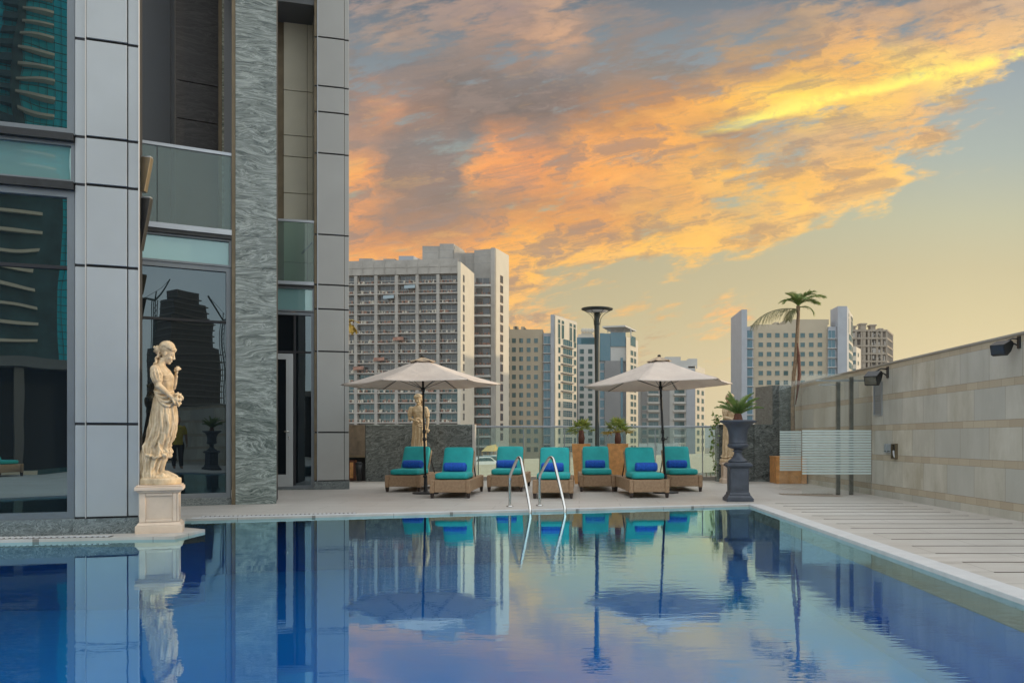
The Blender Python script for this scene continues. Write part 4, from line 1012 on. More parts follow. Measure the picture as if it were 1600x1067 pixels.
LPX = [ # front centre px, leg-bottom px y, rotation, towel px offset (m), names
 (629, 768.5, -4, .015, 'teal lounger farthest left, behind the left parasol pole', 'blue rolled towel on the lounger farthest left'),
 (703, 778.5, 0, -.01, 'teal lounger in front of the granite wall end, immediately right of the left parasol base', 'blue rolled towel on the lounger immediately right of the left parasol base'),
 (789, 768.0, -1, -.04, 'teal lounger behind the left pool handrail', 'blue rolled towel on the lounger behind the left pool handrail'),
 (864, 779.0, 0, -.03, 'teal lounger behind the right pool handrail, in the middle of the row', 'blue rolled towel on the lounger behind the right pool handrail'),
 (933.5, 768.0, 1, -.02, 'teal lounger between the two orange planters, below the black lamp post', 'blue rolled towel on the lounger below the black lamp post'),
 (1015, 778.0, 5.5, .06, 'teal lounger left of the right parasol pole, nearest its base and turned a little', 'blue rolled towel on the lounger left of the right parasol pole'),
 (1070, 768.0, 3, -.04, 'teal lounger farthest right, behind the right parasol pole', 'blue rolled towel on the lounger farthest right'),
]
for i, (fx, fy, rz, tx, lb, lt) in enumerate(LPX):
    g = G(fx, fy); o = lg0 if i == 0 else copy_tree(lg0)
    o.location = g; o.rotation_euler = (0,0,R(rz)); o['label'] = lb
    t = tw0 if i == 0 else tw0.copy()
    if i: COL.objects.link(t)
    Q = Matrix.Rotation(R(rz),4,'Z'); p = g+Q@Vector((tx,.66,0))
    t.scale = (1.0,1.22,1.22); t.location = (p.x,p.y,.315+.112); t.rotation_euler = (R(random.uniform(-12,12)),0,R(rz+random.uniform(-5,5)))
    tag(t, lt, 'towel', 'blue rolled towels on the loungers')
o = copy_tree(lg0); o.location = (-4.5,-8.0,0); o.rotation_euler = (0,0,R(150)); o['label'] = 'teal lounger mirrored low in the large left window'
# ------------------------------------------------------------------ parasols
def canvasmat():
    m = bpy.data.materials.new('cream_parasol_canvas'); m.use_nodes = True; T = NT(m.node_tree); T.n.clear()
    out = T.new('ShaderNodeOutputMaterial'); df = T.new('ShaderNodeBsdfDiffuse'); tl = T.new('ShaderNodeBsdfTranslucent')
    tcn = T.new('ShaderNodeTexCoord').outputs['Object']; nz = T.noise(tcn, 2.5, 5, .6)
    c = T.mixc(T.mapr(nz.outputs[0], .3, .7), (.69,.61,.55,1), (.80,.72,.65,1)); T.l.new(c, df.inputs[0]); T.l.new(c, tl.inputs[0])
    n2 = T.noise(T.vmath('MULTIPLY', tcn, (1,1,2)), 6, 4, .6, .8); bp = T.new('ShaderNodeBump'); bp.inputs['Strength'].default_value = .5; bp.inputs['Distance'].default_value = .03
    T.l.new(n2.outputs[0], bp.inputs['Height']); T.l.new(bp.outputs[0], df.inputs['Normal'])
    mx = T.new('ShaderNodeMixShader'); mx.inputs[0].default_value = .3; T.l.new(df.outputs[0], mx.inputs[1]); T.l.new(tl.outputs[0], mx.inputs[2]); T.l.new(mx.outputs[0], out.inputs[0]); return m
M['canvas'] = canvasmat()
M['vent'] = pmat('tan_vent_cloth', (.42,.32,.22), .8, var=.2, vscale=6)
def parasol(base, apex, rot, rad, drop, label, tilt=(0,0)):
    """base, apex: 3-D points; the canopy hangs round the apex"""
    r = thing('parasol', base, label, 'parasol', 'cream hexagonal parasols')
    base, apex = Vector(base), Vector(apex); ax = (apex-base).normalized()
    mb = MB(); mb.smooth = True; mb.tube([base+Vector((0,0,.03)), apex-ax*.04], .021, 12); pole = mb.build('pole', M['black'], r)
    mb = MB(); mb.smooth = True; q = base+ax*1.0
    for dz, rr in ((0,.034),(.14,.03)): mb.tube([q+ax*(dz-.03), q+ax*(dz+.03)], rr, 12)
    mb.tube([q+Vector((.0,0,.0)), q+Vector((.07,-.02,.0)), q+Vector((.08,-.02,.05))], .009, 8); mb.build('crank', M['black'], pole)
    mb = MB(); mb.smooth = True; mb.tube([base+ax*.30, base+ax*.34], .04, 12); mb.build('collar', M['black'], pole)
    mb = MB(); mb.smooth = True; mb.lathe([(.235,0),(.24,.008),(.235,.02),(.20,.03),(.06,.045),(.038,.06),(.032,.32),(.0,.32)], tuple(base), 40); mb.build('base', M['black'], r)
    # canopy
    def pt(k, u, v=None): pass
    N = 6; n = 12; cor = []
    for k in range(N):
        a = rot+k*pi/3; cor.append(apex+Vector((rad*cos(a), rad*sin(a), -drop+tilt[0]*cos(a)+tilt[1]*sin(a))))
    mb = MB(); mb.smooth = True
    for k in range(N):
        A_, B_ = cor[k], cor[(k+1)%N]; vs = []
        for i in range(n+1):
            for j in range(n+1):
                u, v = i/n, j/n
                p = apex.lerp(A_.lerp(B_, v), u)
                sg = 4*v*(1-v)*u
                inw = (apex-p); inw.z = 0
                p = p+Vector((0,0,-.02*sg*u))+inw*(.025*sg*u) + Vector((0,0,-.02*sin(pi*u)))*1.0
                p += Vector((0,0,.006*sin(9*u+7*v+k)))*sg
                vs.append(p)
        mb.add(vs, [(i*(n+1)+j,(i+1)*(n+1)+j,(i+1)*(n+1)+j+1,i*(n+1)+j+1) for i in range(n) for j in range(n)])
    cp_ = mb.build('canopy', M['canvas'], r)
    w_ = cp_.modifiers.new('w','WELD'); w_.merge_threshold = .0015
    sd_ = cp_.modifiers.new('s','SOLIDIFY'); sd_.thickness = .004; sd_.offset = 0
    mb = MB(); mb.smooth = True
    for k in range(N):
        c_ = cor[k]; mb.tube([apex.lerp(c_, t)+Vector((0,0,.006-.03*sin(pi*t))) for t in (.02,.25,.5,.75,.99)], .0045, 5)
    mb.build('seam', M['canvas'], cp_)
    mb = MB()   # vent cap
    for k in range(N):
        A_, B_ = apex+(cor[k]-apex)*.17, apex+(cor[(k+1)%N]-apex)*.17; mid = (A_+B_)/2+Vector((0,0,-.012)); up = Vector((0,0,.035))
        mb.add([apex+up*1.1, A_+up, mid+up*.9, B_+up], [(0,1,2,3)])
    v = mb.build('vent', M['vent'], r); sd_ = v.modifiers.new('s','SOLIDIFY'); sd_.thickness = .004
    mb = MB(); mb.smooth = True; mb.lathe([(.02,0),(.035,.01),(.03,.03),(.0,.045)], tuple(apex+Vector((0,0,.03))), 16); mb.build('finial', M['black'], r)
    hub = apex-ax*.55
    for k in range(N):
        mb = MB(); mb.tube([apex+(cor[k]-apex)*t+Vector((0,0,-.012-.03*sin(pi*t))) for t in (.02,.25,.5,.75,.985)], .007, 6); rb = mb.build('rib', M['black'], r)
        mb = MB(); m_ = apex+(cor[k]-apex)*.5+Vector((0,0,-.045)); mb.tube([hub, m_], .0055, 6); mb.build('strut', M['black'], rb)
    mb = MB(); mb.smooth = True; mb.tube([hub-ax*.03, hub+ax*.03], .036, 12); mb.build('hub', M['black'], r)
    return r
b1 = G(665, 771); a1 = P(660, 561, b1.y); parasol(tuple(b1), tuple(a1), R(-107), 1.45, .47, 'cream parasol on the left, over the loungers beside the hotel column', tilt=(.03,0))
b2 = G(1040, 770); a2 = P(1030, 560, b2.y); parasol(tuple(b2), tuple(a2), R(-110), 1.44, .50, 'cream parasol on the right, beside the black lamp post', tilt=(.05,-.02))
# ------------------------------------------------------------------ pool ladder handrails
def rail(foot, water, label):
    r = thing('pool_handrail', foot, label, 'handrail', 'stainless pool ladder handrails')
    f, w = Vector(foot), Vector(water); d = (w-f); d.z = 0
    pts = [f+Vector((0,0,.0)), f+Vector((0,0,.40)), f+d*.01+Vector((0,0,.45)), f+d*.06+Vector((0,0,.50)), f+d*.34+Vector((0,0,.70)), f+d*.42+Vector((0,0,.735)), f+d*.50+Vector((0,0,.735)), f+d*.57+Vector((0,0,.69)), f+d*.97+Vector((0,0,.05)), f+d*.99+Vector((0,0,-.02)), f+d*1.0+Vector((0,0,-.55))]
    # smooth the polyline
    for _ in range(2):
        q = [pts[0]]
        for a, b in zip(pts[:-1], pts[1:]): q += [a.lerp(b,.25), a.lerp(b,.75)]
        pts = q+[pts[-1]]
    mb = MB(); mb.smooth = True; mb.tube(pts, .0215, 14); mb.build('rail', M['steel'], r)
    mb = MB(); mb.smooth = True; mb.lathe([(.055,.004),(.055,.010),(.045,.018),(.024,.022),(.0,.022)], tuple(foot), 24); mb.build('floor_flange', M['steel'], r)
f1 = G(796.5,791.5); f2 = G(843,790)
w1_ = P(830,797,11.62); w2_ = P(884,797,11.80)
rail(tuple(f1), (w1_.x,11.50,0), 'left one of the two bent stainless steel pool handrails')
rail(tuple(f2), (w2_.x,11.66,0), 'right one of the two bent stainless steel pool handrails')
# ------------------------------------------------------------------ lamp post
LY = 18.3; lx = (933-CXP)/FPX*LY; zt = EYE+(HY-483)/FPX*LY
lp = thing('lamp_post', (lx,LY,0), 'tall black lamp post with a flat round mushroom top behind the loungers', 'lamp post')
M['lamp'] = pmat('dark_green_grey_paint', (.035,.045,.042), .4, .2, var=.2, vscale=4)
mb = MB(); mb.smooth = True
mb.lathe([(.12,0),(.12,.02),(.06,.03),(.046,.06),(.045,1.6),(.050,2.4),(.056,3.0),(.064,3.45),(.066,3.6),(.066,zt-.07),(.0,zt-.07)], (lx,LY,0), 28); mb.build('pole', M['lamp'], lp)
mb = MB(); mb.smooth = True; mb.lathe([(.0,-.06),(.26,-.035),(.345,-.012),(.352,0),(.345,.012),(.0,.022)], (lx,LY,zt), 48); mb.build('disc', M['lamp'], lp)
mb = MB(); mb.smooth = True; mb.lathe([(.075,-.07),(.25,-.045),(.25,-.041),(.075,-.066)], (lx,LY,zt-.004), 40); mb.build('diffuser', M['coping'], lp)
for k in range(6):
    a = 2*pi*k/6+.0; pts = []
    for j in range(12):
        t = j/11; rr = .068+.27*(t**2.0); pts.append((lx+rr*cos(a), LY+rr*sin(a), zt-.32+.31*t**.75))
    mb = MB(); mb.smooth = True; mb.tube(pts, .0055, 6); mb.build('curved_strut', M['lamp'], lp)
mb = MB(); mb.smooth = True; mb.lathe([(.068,zt-.35),(.074,zt-.34),(.074,zt-.31),(.067,zt-.30)], (lx,LY,0), 28); mb.build('collar', M['lamp'], lp)
# ------------------------------------------------------------------ plants
def leafmat(name, lo, hi, tr=.25, sc=6):
    m = bpy.data.materials.new(name); m.use_nodes = True; T = NT(m.node_tree); T.n.clear()
    out = T.new('ShaderNodeOutputMaterial'); tcn = T.new('ShaderNodeTexCoord').outputs['Object']; nz = T.noise(tcn, sc, 4, .6)
    c = T.mixc(T.mapr(nz.outputs[0], .3, .7), tuple(lo)+(1,), tuple(hi)+(1,))
    b = T.new('ShaderNodeBsdfPrincipled'); b.inputs['Roughness'].default_value = .45; T.l.new(c, b.inputs['Base Color'])
    tl = T.new('ShaderNodeBsdfTranslucent'); T.l.new(c, tl.inputs[0])
    mx = T.new('ShaderNodeMixShader'); mx.inputs[0].default_value = tr; T.l.new(b.outputs[0], mx.inputs[1]); T.l.new(tl.outputs[0], mx.inputs[2]); T.l.new(mx.outputs[0], out.inputs[0]); return m
M['palm_green'] = leafmat('palm_leaf', (.08,.16,.035), (.24,.31,.08))
M['fan_green'] = leafmat('fan_palm_leaf', (.10,.20,.035), (.36,.38,.08), .3, 9)
M['fan_yellow'] = leafmat('yellowing_leaf', (.30,.24,.04), (.50,.34,.06), .3, 9)
M['dry_leaf'] = leafmat('dark_drooping_leaf', (.09,.11,.045), (.19,.18,.08), .2)
M['bark_red'] = pmat('red_brown_bark', (.13,.05,.03), .8, var=.5, vscale=30, bump=.8, bscale=60)
M['bark'] = pmat('palm_bark', (.22,.15,.09), .8, var=.4, vscale=14, bump=.6, bscale=50)
M['orange'] = pmat('orange_glazed_planter', (.56,.27,.09), .5, var=.28, vscale=9, bump=.15, bscale=40)
def blade(mb, p, d, side, L, w, droop=0., fold=.2):
    """one narrow leaf: 3 segments, folded along its rib"""
    p = Vector(p); d = Vector(d).normalized(); side = Vector(side); side = (side-d*side.dot(d)).normalized(); up = side.cross(d)
    vs = []; prev = p
    for i, (t, ww) in enumerate(((0,.35),(.3,1),(.7,.75),(1,.02))):
        q = p+d*L*t+Vector((0,0,-droop*L*t*t)); vs += [q-side*w*ww*.5, q+up*w*ww*fold, q+side*w*ww*.5]
    mb.add(vs, [(3*i+j,3*i+j+1,3*i+j+4,3*i+j+3) for i in range(3) for j in range(2)])
def pinnate(mb, base, az, L, el0, curve, leaf, n, w, droop=.3, ang=.9, vee=.5, rnd=random):
    """feather frond: arching rachis with leaflets along both sides"""
    p = Vector(base); pts = [p.copy()]; el = el0; step = L/16
    for i in range(16):
        el -= curve/16*(1+.6*i/16); p = p+Vector((cos(el)*cos(az), cos(el)*sin(az), sin(el)))*step; pts.append(p.copy())
    mb.tube(pts, [w*.55*(1-.75*i/16)+.002 for i in range(17)], 5)
    for i in range(n):
        t = .12+.86*i/(n-1); j = t*16; k = min(15, int(j)); q = pts[k].lerp(pts[k+1], j-k); d = (pts[k+1]-pts[k]).normalized()
        sd = Vector((-sin(az), cos(az), 0)); up = sd.cross(d)*-1
        if up.z < 0: up = -up
        ll = leaf*(sin(pi*min(1,t*.85+.13))**.6)*rnd.uniform(.85,1.1)
        for s_ in (-1,1):
            dd = d*cos(ang)+sd*s_*sin(ang)+up*vee*rnd.uniform(.6,1.2); blade(mb, q, dd, d, ll, w, droop*rnd.uniform(.6,1.5), .15)
def fanleaf(mb, base, az, el, pet, R_, nb, rnd):
    d = Vector((cos(el)*cos(az), cos(el)*sin(az), sin(el))); c = Vector(base)+d*pet+Vector((0,0,-.02)); mb.tube([base, Vector(base)+d*pet*.5+Vector((0,0,.01)), c], .006, 5)
    sd = Vector((-sin(az), cos(az), 0)); up = d.cross(sd)
    for i in range(nb):
        a = lerp(-1.75, 1.75, i/(nb-1)); dd = d*cos(a)+sd*sin(a)+up*rnd.uniform(-.18,.18)
        blade(mb, c, dd, sd*cos(a)-d*sin(a), R_*(1-.18*abs(a)/1.75)*rnd.uniform(.88,1.08), .028, rnd.uniform(.1,.35), .3)
# sago palm in the urn
rnd = random.Random(5)
r = thing('sago_palm', (UX,UY,URTOP), 'stiff green sago palm growing in the dark urn', 'palm')
mb = MB(); mb.smooth = True; mb.tube([(UX,UY,URTOP-.03),(UX,UY,URTOP+.05),(UX,UY,URTOP+.13),(UX,UY,URTOP+.17)], [.085,.08,.06,.03], 14); mb.build('stem', M['bark_red'], r)
mb = MB()
for k in range(24):
    az = 2*pi*k/24*2.4+rnd.uniform(-.15,.15); el = rnd.uniform(.45,1.35); pinnate(mb, (UX,UY,URTOP+.12), az, rnd.uniform(.36,.47), el, rnd.uniform(.2,.7), .085, 22, .014, .05, .75, .6, rnd)
mb.build('fronds', M['palm_green'], r)
# planters with fan palms
def planter(px, ytop, Y, w, label, group='orange planters'):
    x = (px-CXP)/FPX*Y; h = EYE-(ytop-HY)/FPX*Y; r = thing('planter', (x,Y,0), label, 'planter', group)
    H = w/2; mb = MB()
    b, t_ = H*.68, H; ti = t_-.03
    mb.add([(-b,-b,0),(b,-b,0),(b,b,0),(-b,b,0),(-t_,-t_,h),(t_,-t_,h),(t_,t_,h),(-t_,t_,h),(-ti,-ti,h),(ti,-ti,h),(ti,ti,h),(-ti,ti,h),(-ti,-ti,h-.06),(ti,-ti,h-.06),(ti,ti,h-.06),(-ti,ti,h-.06)],
      [(3,2,1,0)]+[(i,(i+1)%4,4+(i+1)%4,4+i) for i in range(4)]+[(4+i,4+(i+1)%4,8+(i+1)%4,8+i) for i in range(4)]+[(8+i,8+(i+1)%4,12+(i+1)%4,12+i) for i in range(4)])
    mb.build('pot', M['orange'], r, world=False, bevel=.004)
    mb = MB(); mb.box(-ti+.001,ti-.001,-ti+.001,ti-.001,h-.10,h-.055); mb.build('soil', M['bark_red'], r, world=False)
    return Vector((x,Y,h-.055))
def fanpalm(p, hs, label, seed, sp, n=15, Rb=.25, mat='fan_green'):
    rnd = random.Random(seed); r = thing('fan_palm', tuple(p), label, 'palm', 'small fan palms in orange planters')
    mb = MB(); mb.smooth = True; mb.tube([p, p+Vector((.01,0,hs*.5)), p+Vector((0,0,hs))], [.055,.075,.05], 12); mb.build('trunk', M['bark_red'], r)
    A_, B_ = MB(), MB()
    for k in range(n):
        low = k % 3 == 0; fanleaf(B_ if low else A_, tuple(p+Vector((0,0,hs))), 2*pi*k*.382+rnd.uniform(-.2,.2), rnd.uniform(-.15,.35) if low else rnd.uniform(.3,1.45), sp*rnd.uniform(.75,1.1), Rb*rnd.uniform(.8,1.1), 15, rnd)
    A_.build('fronds', M[mat], r); B_.build('lower_fronds', M['fan_yellow'] if seed == 12 else M[mat], r)
p = planter(908, 693, 18.75, .42, 'orange tapered planter left of the lamp post'); fanpalm(p, .36, 'green fan palm in the planter left of the lamp post', 11, .20, 13, .23)
p = planter(965, 693, 18.75, .46, 'orange tapered planter right of the lamp post'); fanpalm(p, .30, 'fan palm with yellowing lower leaves in the planter right of the lamp post', 12, .22, 16, .26)
# tall palm in the square box
YB = 18.95; bx0, bx1 = (1213-CXP)/FPX*18.7, 5.12
r = thing('square_planter', ((bx0+bx1)/2,YB,0), 'low orange brown square planter box in the far right corner behind the glass screen', 'planter')
hb_ = EYE-(713-HY)/FPX*18.7; mb = MB(); bw = .35
mb.prism([(bx0,18.7),(bx1,18.7),(bx1,19.35),(bx0,19.35)], 0, hb_-.03); mb.build('box', M['orange'], r, bevel=.006)
mb = MB(); mb.prism([(bx0-.01,18.69),(bx1+.005,18.69),(bx1+.005,19.36),(bx0-.01,19.36)], hb_-.029, hb_); mb.build('rim', M['orange'], r, bevel=.004)
tp = [P(1240,716,19.0), P(1239,670,19.0), P(1238.5,630,19), P(1240,590,19), P(1244,555,19), P(1246,520,19), P(1247.5,490,19), P(1247,478,19)]
r = thing('tall_palm', tuple(tp[0]), 'slender tall palm with one long drooping frond in the square planter at the far right', 'palm tree')
mb = MB(); mb.smooth = True; mb.tube(tp, [.055,.05,.046,.044,.048,.044,.038,.045], 12); mb.build('trunk', M['bark'], r)
mb = MB()      # dry sheath wrapped round the trunk
mb.smooth = True; mb.tube([P(1243,632,18.95),P(1246,612,18.94),P(1249,585,18.93),P(1248,555,18.95),P(1246,536,18.95)], [.012,.025,.042,.035,.012], 8); mb.build('dry_sheath', M['bark_red'], r)
rnd = random.Random(9); top = tp[-1]; mb = MB(); md = MB()
pinnate(mb, top, R(5), .70, R(50), R(52), .26, 34, .020, .3, .75, .35, rnd)
pinnate(mb, top, R(-40), .55, R(70), R(60), .22, 28, .020, .3, .75, .35, rnd)
pinnate(mb, top, R(80), .6, R(75), R(70), .22, 28, .020, .3, .75, .35, rnd)
pinnate(mb, top, R(160), .42, R(72), R(40), .20, 26, .020, .3, .7, .35, rnd)
pinnate(mb, top, R(20), .62, R(44), R(60), .20, 24, .020, .35, .75, .35, rnd)
pinnate(mb, top, R(200), .45, R(70), R(100), .20, 24, .020, .35, .7, .35, rnd)
pinnate(mb, top-Vector((0,0,.05)), R(-20), .45, R(30), R(90), .20, 22, .020, .5, .75, .2, rnd)
for k in range(7): pinnate(mb, top, R(25+51*k), rnd.uniform(.40,.58), R(rnd.uniform(45,85)), R(rnd.uniform(40,90)), .2, 34, .013, .35, .7, .35, rnd)
mb.build('fronds', M['palm_green'], r)
pinnate(md, top-Vector((0,0,.08)), R(178), 1.22, R(12), R(52), .30, 40, .018, .9, .85, .05, rnd)
pinnate(md, top-Vector((0,0,.10)), R(215), .50, R(20), R(90), .22, 22, .020, .6, .9, 0, rnd)
md.build('drooping_frond', M['dry_leaf'], r)
# palm frond peeping out behind the hotel corner
r = thing('date_palm', (-8.6,30,-.5), 'yellow palm fronds peeping out from behind the hotel corner', 'palm tree')
c_ = P(541,506,30.0); mb = MB(); mb.smooth = True; mb.tube([(c_.x-.3,30,-9.9),(c_.x-.2,30,0),(c_.x,30,c_.z-.1)], [.2,.17,.12], 12); mb.build('trunk', M['bark'], r)
mb = MB()
for k in range(22): pinnate(mb, tuple(c_), 2*pi*k*.382, rnd.uniform(.35,.55), rnd.uniform(-.3,1.4), rnd.uniform(.5,1.4), .16, 16, .03, .3, .8, .3, rnd)
mb.build('fronds', M['fan_yellow'], r)
# climbing vine on the low granite wall end
r = thing('climbing_vine', tuple(P(1117,700,19.45)), 'dark leafed vine climbing the end of the low granite wall left of the urn', 'vine')
path = [P(1118,740,19.45),P(1114,715,19.42),P(1116,690,19.45),P(1112,672,19.40),P(1119,655,19.5),P(1113,646,19.45)]
path2 = [P(1119,664,19.5),P(1124,655,19.55),P(1130,650,19.6)]
mb = MB(); mb.tube(path, .006, 5); mb.tube(path2, .005, 5); mb.build('stem', M['bark'], r)
mb = MB()
for k in range(85):
    q = rnd.choice(path[:-1]+path2[:-1]*1); i = (path+path2).index(q); a = q.lerp((path+path2)[min(i+1,8)], rnd.random()) if q not in path[-1:] else q
    a = a+Vector((rnd.gauss(0,.05), rnd.gauss(0,.03), rnd.gauss(0,.05))); d = Vector((rnd.gauss(0,1), rnd.gauss(0,1)-.5, rnd.gauss(0,.8)))
    blade(mb, a, d, (rnd.gauss(0,1),rnd.gauss(0,1),rnd.gauss(0,1)), .075, .06, .3, .15)
mb.build('leaves', M['palm_green'], r)
# ------------------------------------------------------------------ granite walls, fence, screen
def pw(px, Y, z=0): return (px-CXP)/FPX*Y
YW = 19.7; zw = EYE+(HY-663)/FPX*YW
r = thing('granite_wall', (pw(656,YW),YW,0), 'dark green granite wall panel with a pale end edge behind the left loungers', 'wall')
x0, x1 = pw(571,YW), pw(738,YW)
for k in range(2):
    mb = MB(); a, b = lerp(x0,x1,k/2)+.002, lerp(x0,x1,(k+1)/2)-.002; mb.box(a,b,YW,YW+.25,0,zw-.03); mb.build('granite_slab', M['granite_dark'], r)
mb = MB(); mb.box(x0,x1,YW-.005,YW+.26,zw-.029,zw); mb.build('capping', M['granite'], r)
mb = MB(); mb.box(x1+.001,x1+.06,YW-.006,YW+.26,0,zw+.002); mb.build('end_trim', M['trim_light'], r)
r = thing('wall_end_block', (pw(550,YW),YW,0), 'shade-brown wall end with a dark opening, between the hotel corner and the granite wall', 'wall end')
x2 = pw(515,YW); M['shade_stone'] = pmat('shade_brown_stone', (.13,.10,.07), .3, var=.4, vscale=5)  # brown colour painted for the shade on the granite wall's return
mb = MB(); zc1 = EYE+(HY-711)/FPX*YW
mb.box(x2,x0-.004,YW-.02,YW+.3,zc1,zw-.01); mb.build('block_front', M['shade_stone'], r)
mb = MB(); mb.box(x2,x0-.004,YW-.04,YW+.3,zc1-.05,zc1-.001); mb.build('shelf', M['bronze'], r)
mb = MB(); mb.box(x2,x0-.004,YW+.31,YW+.33,0,zc1+.2); mb.build('back_panel', M['dark_in'], r)
r = thing('storage_box', (pw(551,YW),YW,0), 'reddish wooden box standing in the dark opening under the wall end', 'box')
mb = MB(); mb.box(pw(545,YW),pw(553,YW),YW+.02,YW+.25,.03,zc1-.12); mb.build('crate', M['bark_red'], r, bevel=.006)
mb = MB(); mb.box(pw(545,YW)+.02,pw(553,YW)-.02,YW+.004,YW+.019,.08,zc1-.17); mb.build('door', M['orange'], r)
r = thing('black_bin', (pw(562,YW),YW,0), 'black bin standing in front of the wall end opening beside the wooden box', 'bin')
mb = MB(); mb.smooth = True; mb.lathe([(.06,.02),(.075,.3),(.08,.42),(.0,.42)], (pw(562,19.62),19.55,0), 20); mb.build('bin_body', M['black'], r)
mb = MB(); mb.smooth = True; mb.lathe([(.085,.421),(.085,.44),(.05,.47),(.0,.475)], (pw(562,19.62),19.55,0), 20); mb.build('lid', M['black'], r)
# low wall behind the urn, taller granite block behind it
r = thing('granite_wall', (pw(1160,YW),YW,0), 'low dark granite wall behind the dark urn, with a vine on its left end', 'wall')
x0, x1, x1b = pw(1120,YW), pw(1178,YW), pw(1216,YW)
mb = MB(); mb.box(x0+.05,x1-.002,YW,YW+.28,0,zw-.03); mb.build('granite_slab', M['granite_dark'], r)
mb = MB(); mb.box(x1+.002,x1b,YW-.03,YW+.28,0,zw-.03); mb.build('granite_slab', M['granite_dark'], r)
mb = MB(); mb.box(x0,x0+.048,YW-.02,YW+.29,0,zw); mb.build('end_trim', M['granite'], r)
mb = MB(); mb.box(x0+.05,x1b,YW-.035,YW+.29,zw-.029,zw); mb.build('capping', M['granite_dark'], r)
YK = 20.05; zk = EYE+(HY-602)/FPX*YK
r = thing('granite_block', (pw(1225,YK),YK,0), 'taller square granite block in the corner behind the tall palm trunk', 'wall')
mb = MB(); mb.box(pw(1207,YK)+.002,5.4,YK,YK+1.2,0,zk); mb.build('front_slab', M['granite_dark'], r)
mb = MB(); mb.add([(pw(1190.5,YK),YK+.75,0),(pw(1207,YK),YK,0),(pw(1207,YK),YK+.75,0),(pw(1190.5,YK),YK+.75,zk),(pw(1207,YK),YK,zk),(pw(1207,YK),YK+.75,zk)],[(0,1,2)[::-1],(3,4,5),(0,1,4,3),(1,2,5,4),(2,0,3,5)]); mb.build('chamfer_slab', M['granite_base'], r)
# glass fence along the back
YF = 20.3; zr_ = EYE+(HY-667)/FPX*YF
r = thing('glass_fence', (pw(930,YF),YF,0), 'clear glass fence with a grey top rail along the back of the pool deck', 'fence')
posts = [747,818,882,950,1024,1098]
xs = [pw(743,YF)]+[pw(v,YF) for v in posts[1:]]+[pw(1119,YF)]
for a, b in zip(xs[:-1], xs[1:]):
    mb = MB(); mb.box(a+.012,b-.012,YF,YF+.014,.10,zr_-.02); mb.build('glass_panel', M['glass_fence'], r)
mb = MB(); mb.smooth = False; mb.box(xs[0],xs[-1],YF-.02,YF+.035,zr_-.018,zr_+.03); mb.build('top_rail', M['trim'], r, bevel=.008)
for v in posts: mb = MB(); mb.box(pw(v,YF)-.011,pw(v,YF)+.011,YF+.02,YF+.06,.08,zr_-.019); mb.build('post', M['trim'], r)
mb = MB(); mb.box(xs[0]-.3,xs[-1]+.1,YF-.06,YF+.12,.0,.085); mb.build('kerb', M['concrete'], r)
# shower screen by the right wall
YA, YBp = 16.7, 14.92
M['post'] = pmat('brown_grey_post', (.13,.12,.10), .4, .4, var=.5, vscale=7)
r = thing('glass_screen', (4.5,YBp,0), 'clear glass screen with frosted stripes and two dark posts beside the limestone wall', 'screen')
for (xa, xb, Y) in [(pw(1218,YA),pw(1253,YA)-.01,YA),(pw(1253,YBp),WX(YBp)-.02,YBp)]:
    zt = 2.17
    mb = MB(); mb.box(xa,xb,Y,Y+.012,.02,zt); pn = mb.build('glass_panel', M['glass_clear'], r)
    mb = MB(); k = 17
    for i in range(k):
        z = .37+(1.175-.37)*i/k; mb.box(xa+.004,xb-.004,Y-.0035,Y-.0005,z,z+.034)
    mb.build('frosted_stripes', M['frost'], pn)
for v, zt in ((1309.5,2.03),(1330,2.12)): mb = MB(); x = pw(v,YBp+.05); mb.box(x-.033,x+.033,YBp+.02,YBp+.09,0,zt); mb.build('post', M['post'], r, bevel=.004); 
mb = MB(); mb.box(pw(1276,YBp),WX(YBp)-.03,YBp+.035,YBp+.06,2.04,2.065); mb.build('brace', M['trim'], r)
mb = MB(); mb.box(pw(1283,YBp),pw(1318,YBp),YBp+.10,YBp+.16,1.97,1.99); mb.build('shelf', M['coping'], r)
r = thing('drain_tray', (4.1,15.6,0), 'long dark shower drain tray let into the deck by the glass screen', 'drain')
mb = MB(); a, b = G(1222,773), G(1318,776); mb.add([(a.x,a.y,.004),(b.x,b.y,.004),(b.x,b.y+.35,.004),(a.x,a.y+.35,.004)], [(0,1,2,3)]); mb.build('tray', M['ledge'], r)
mb = MB()
for i in range(14): x = lerp(a.x+.03,b.x-.03,i/13); mb.box(x-.008,x+.008,a.y+.03,a.y+.30,.0045,.008)
mb.build('grille', M['bronze'], r)
M['slot'] = pmat('brown_slot_grating', (.07,.05,.04), .7)
# deck channel slots on the right: real dark grooves laid as strips
r = thing('deck_slot_drain', (4,9,0), 'row of long thin dark drainage slots in the right hand deck', 'drainage slots')
for i in range(20):
    y = 12.95-.515*i
    if y < 2: break
    mb = MB(); mb.box(3.05 if y > 9 else 3.12, WX(y)-.28, y-.0065, y+.0065, .0, .003); mb.build('slot', M['slot'], r)
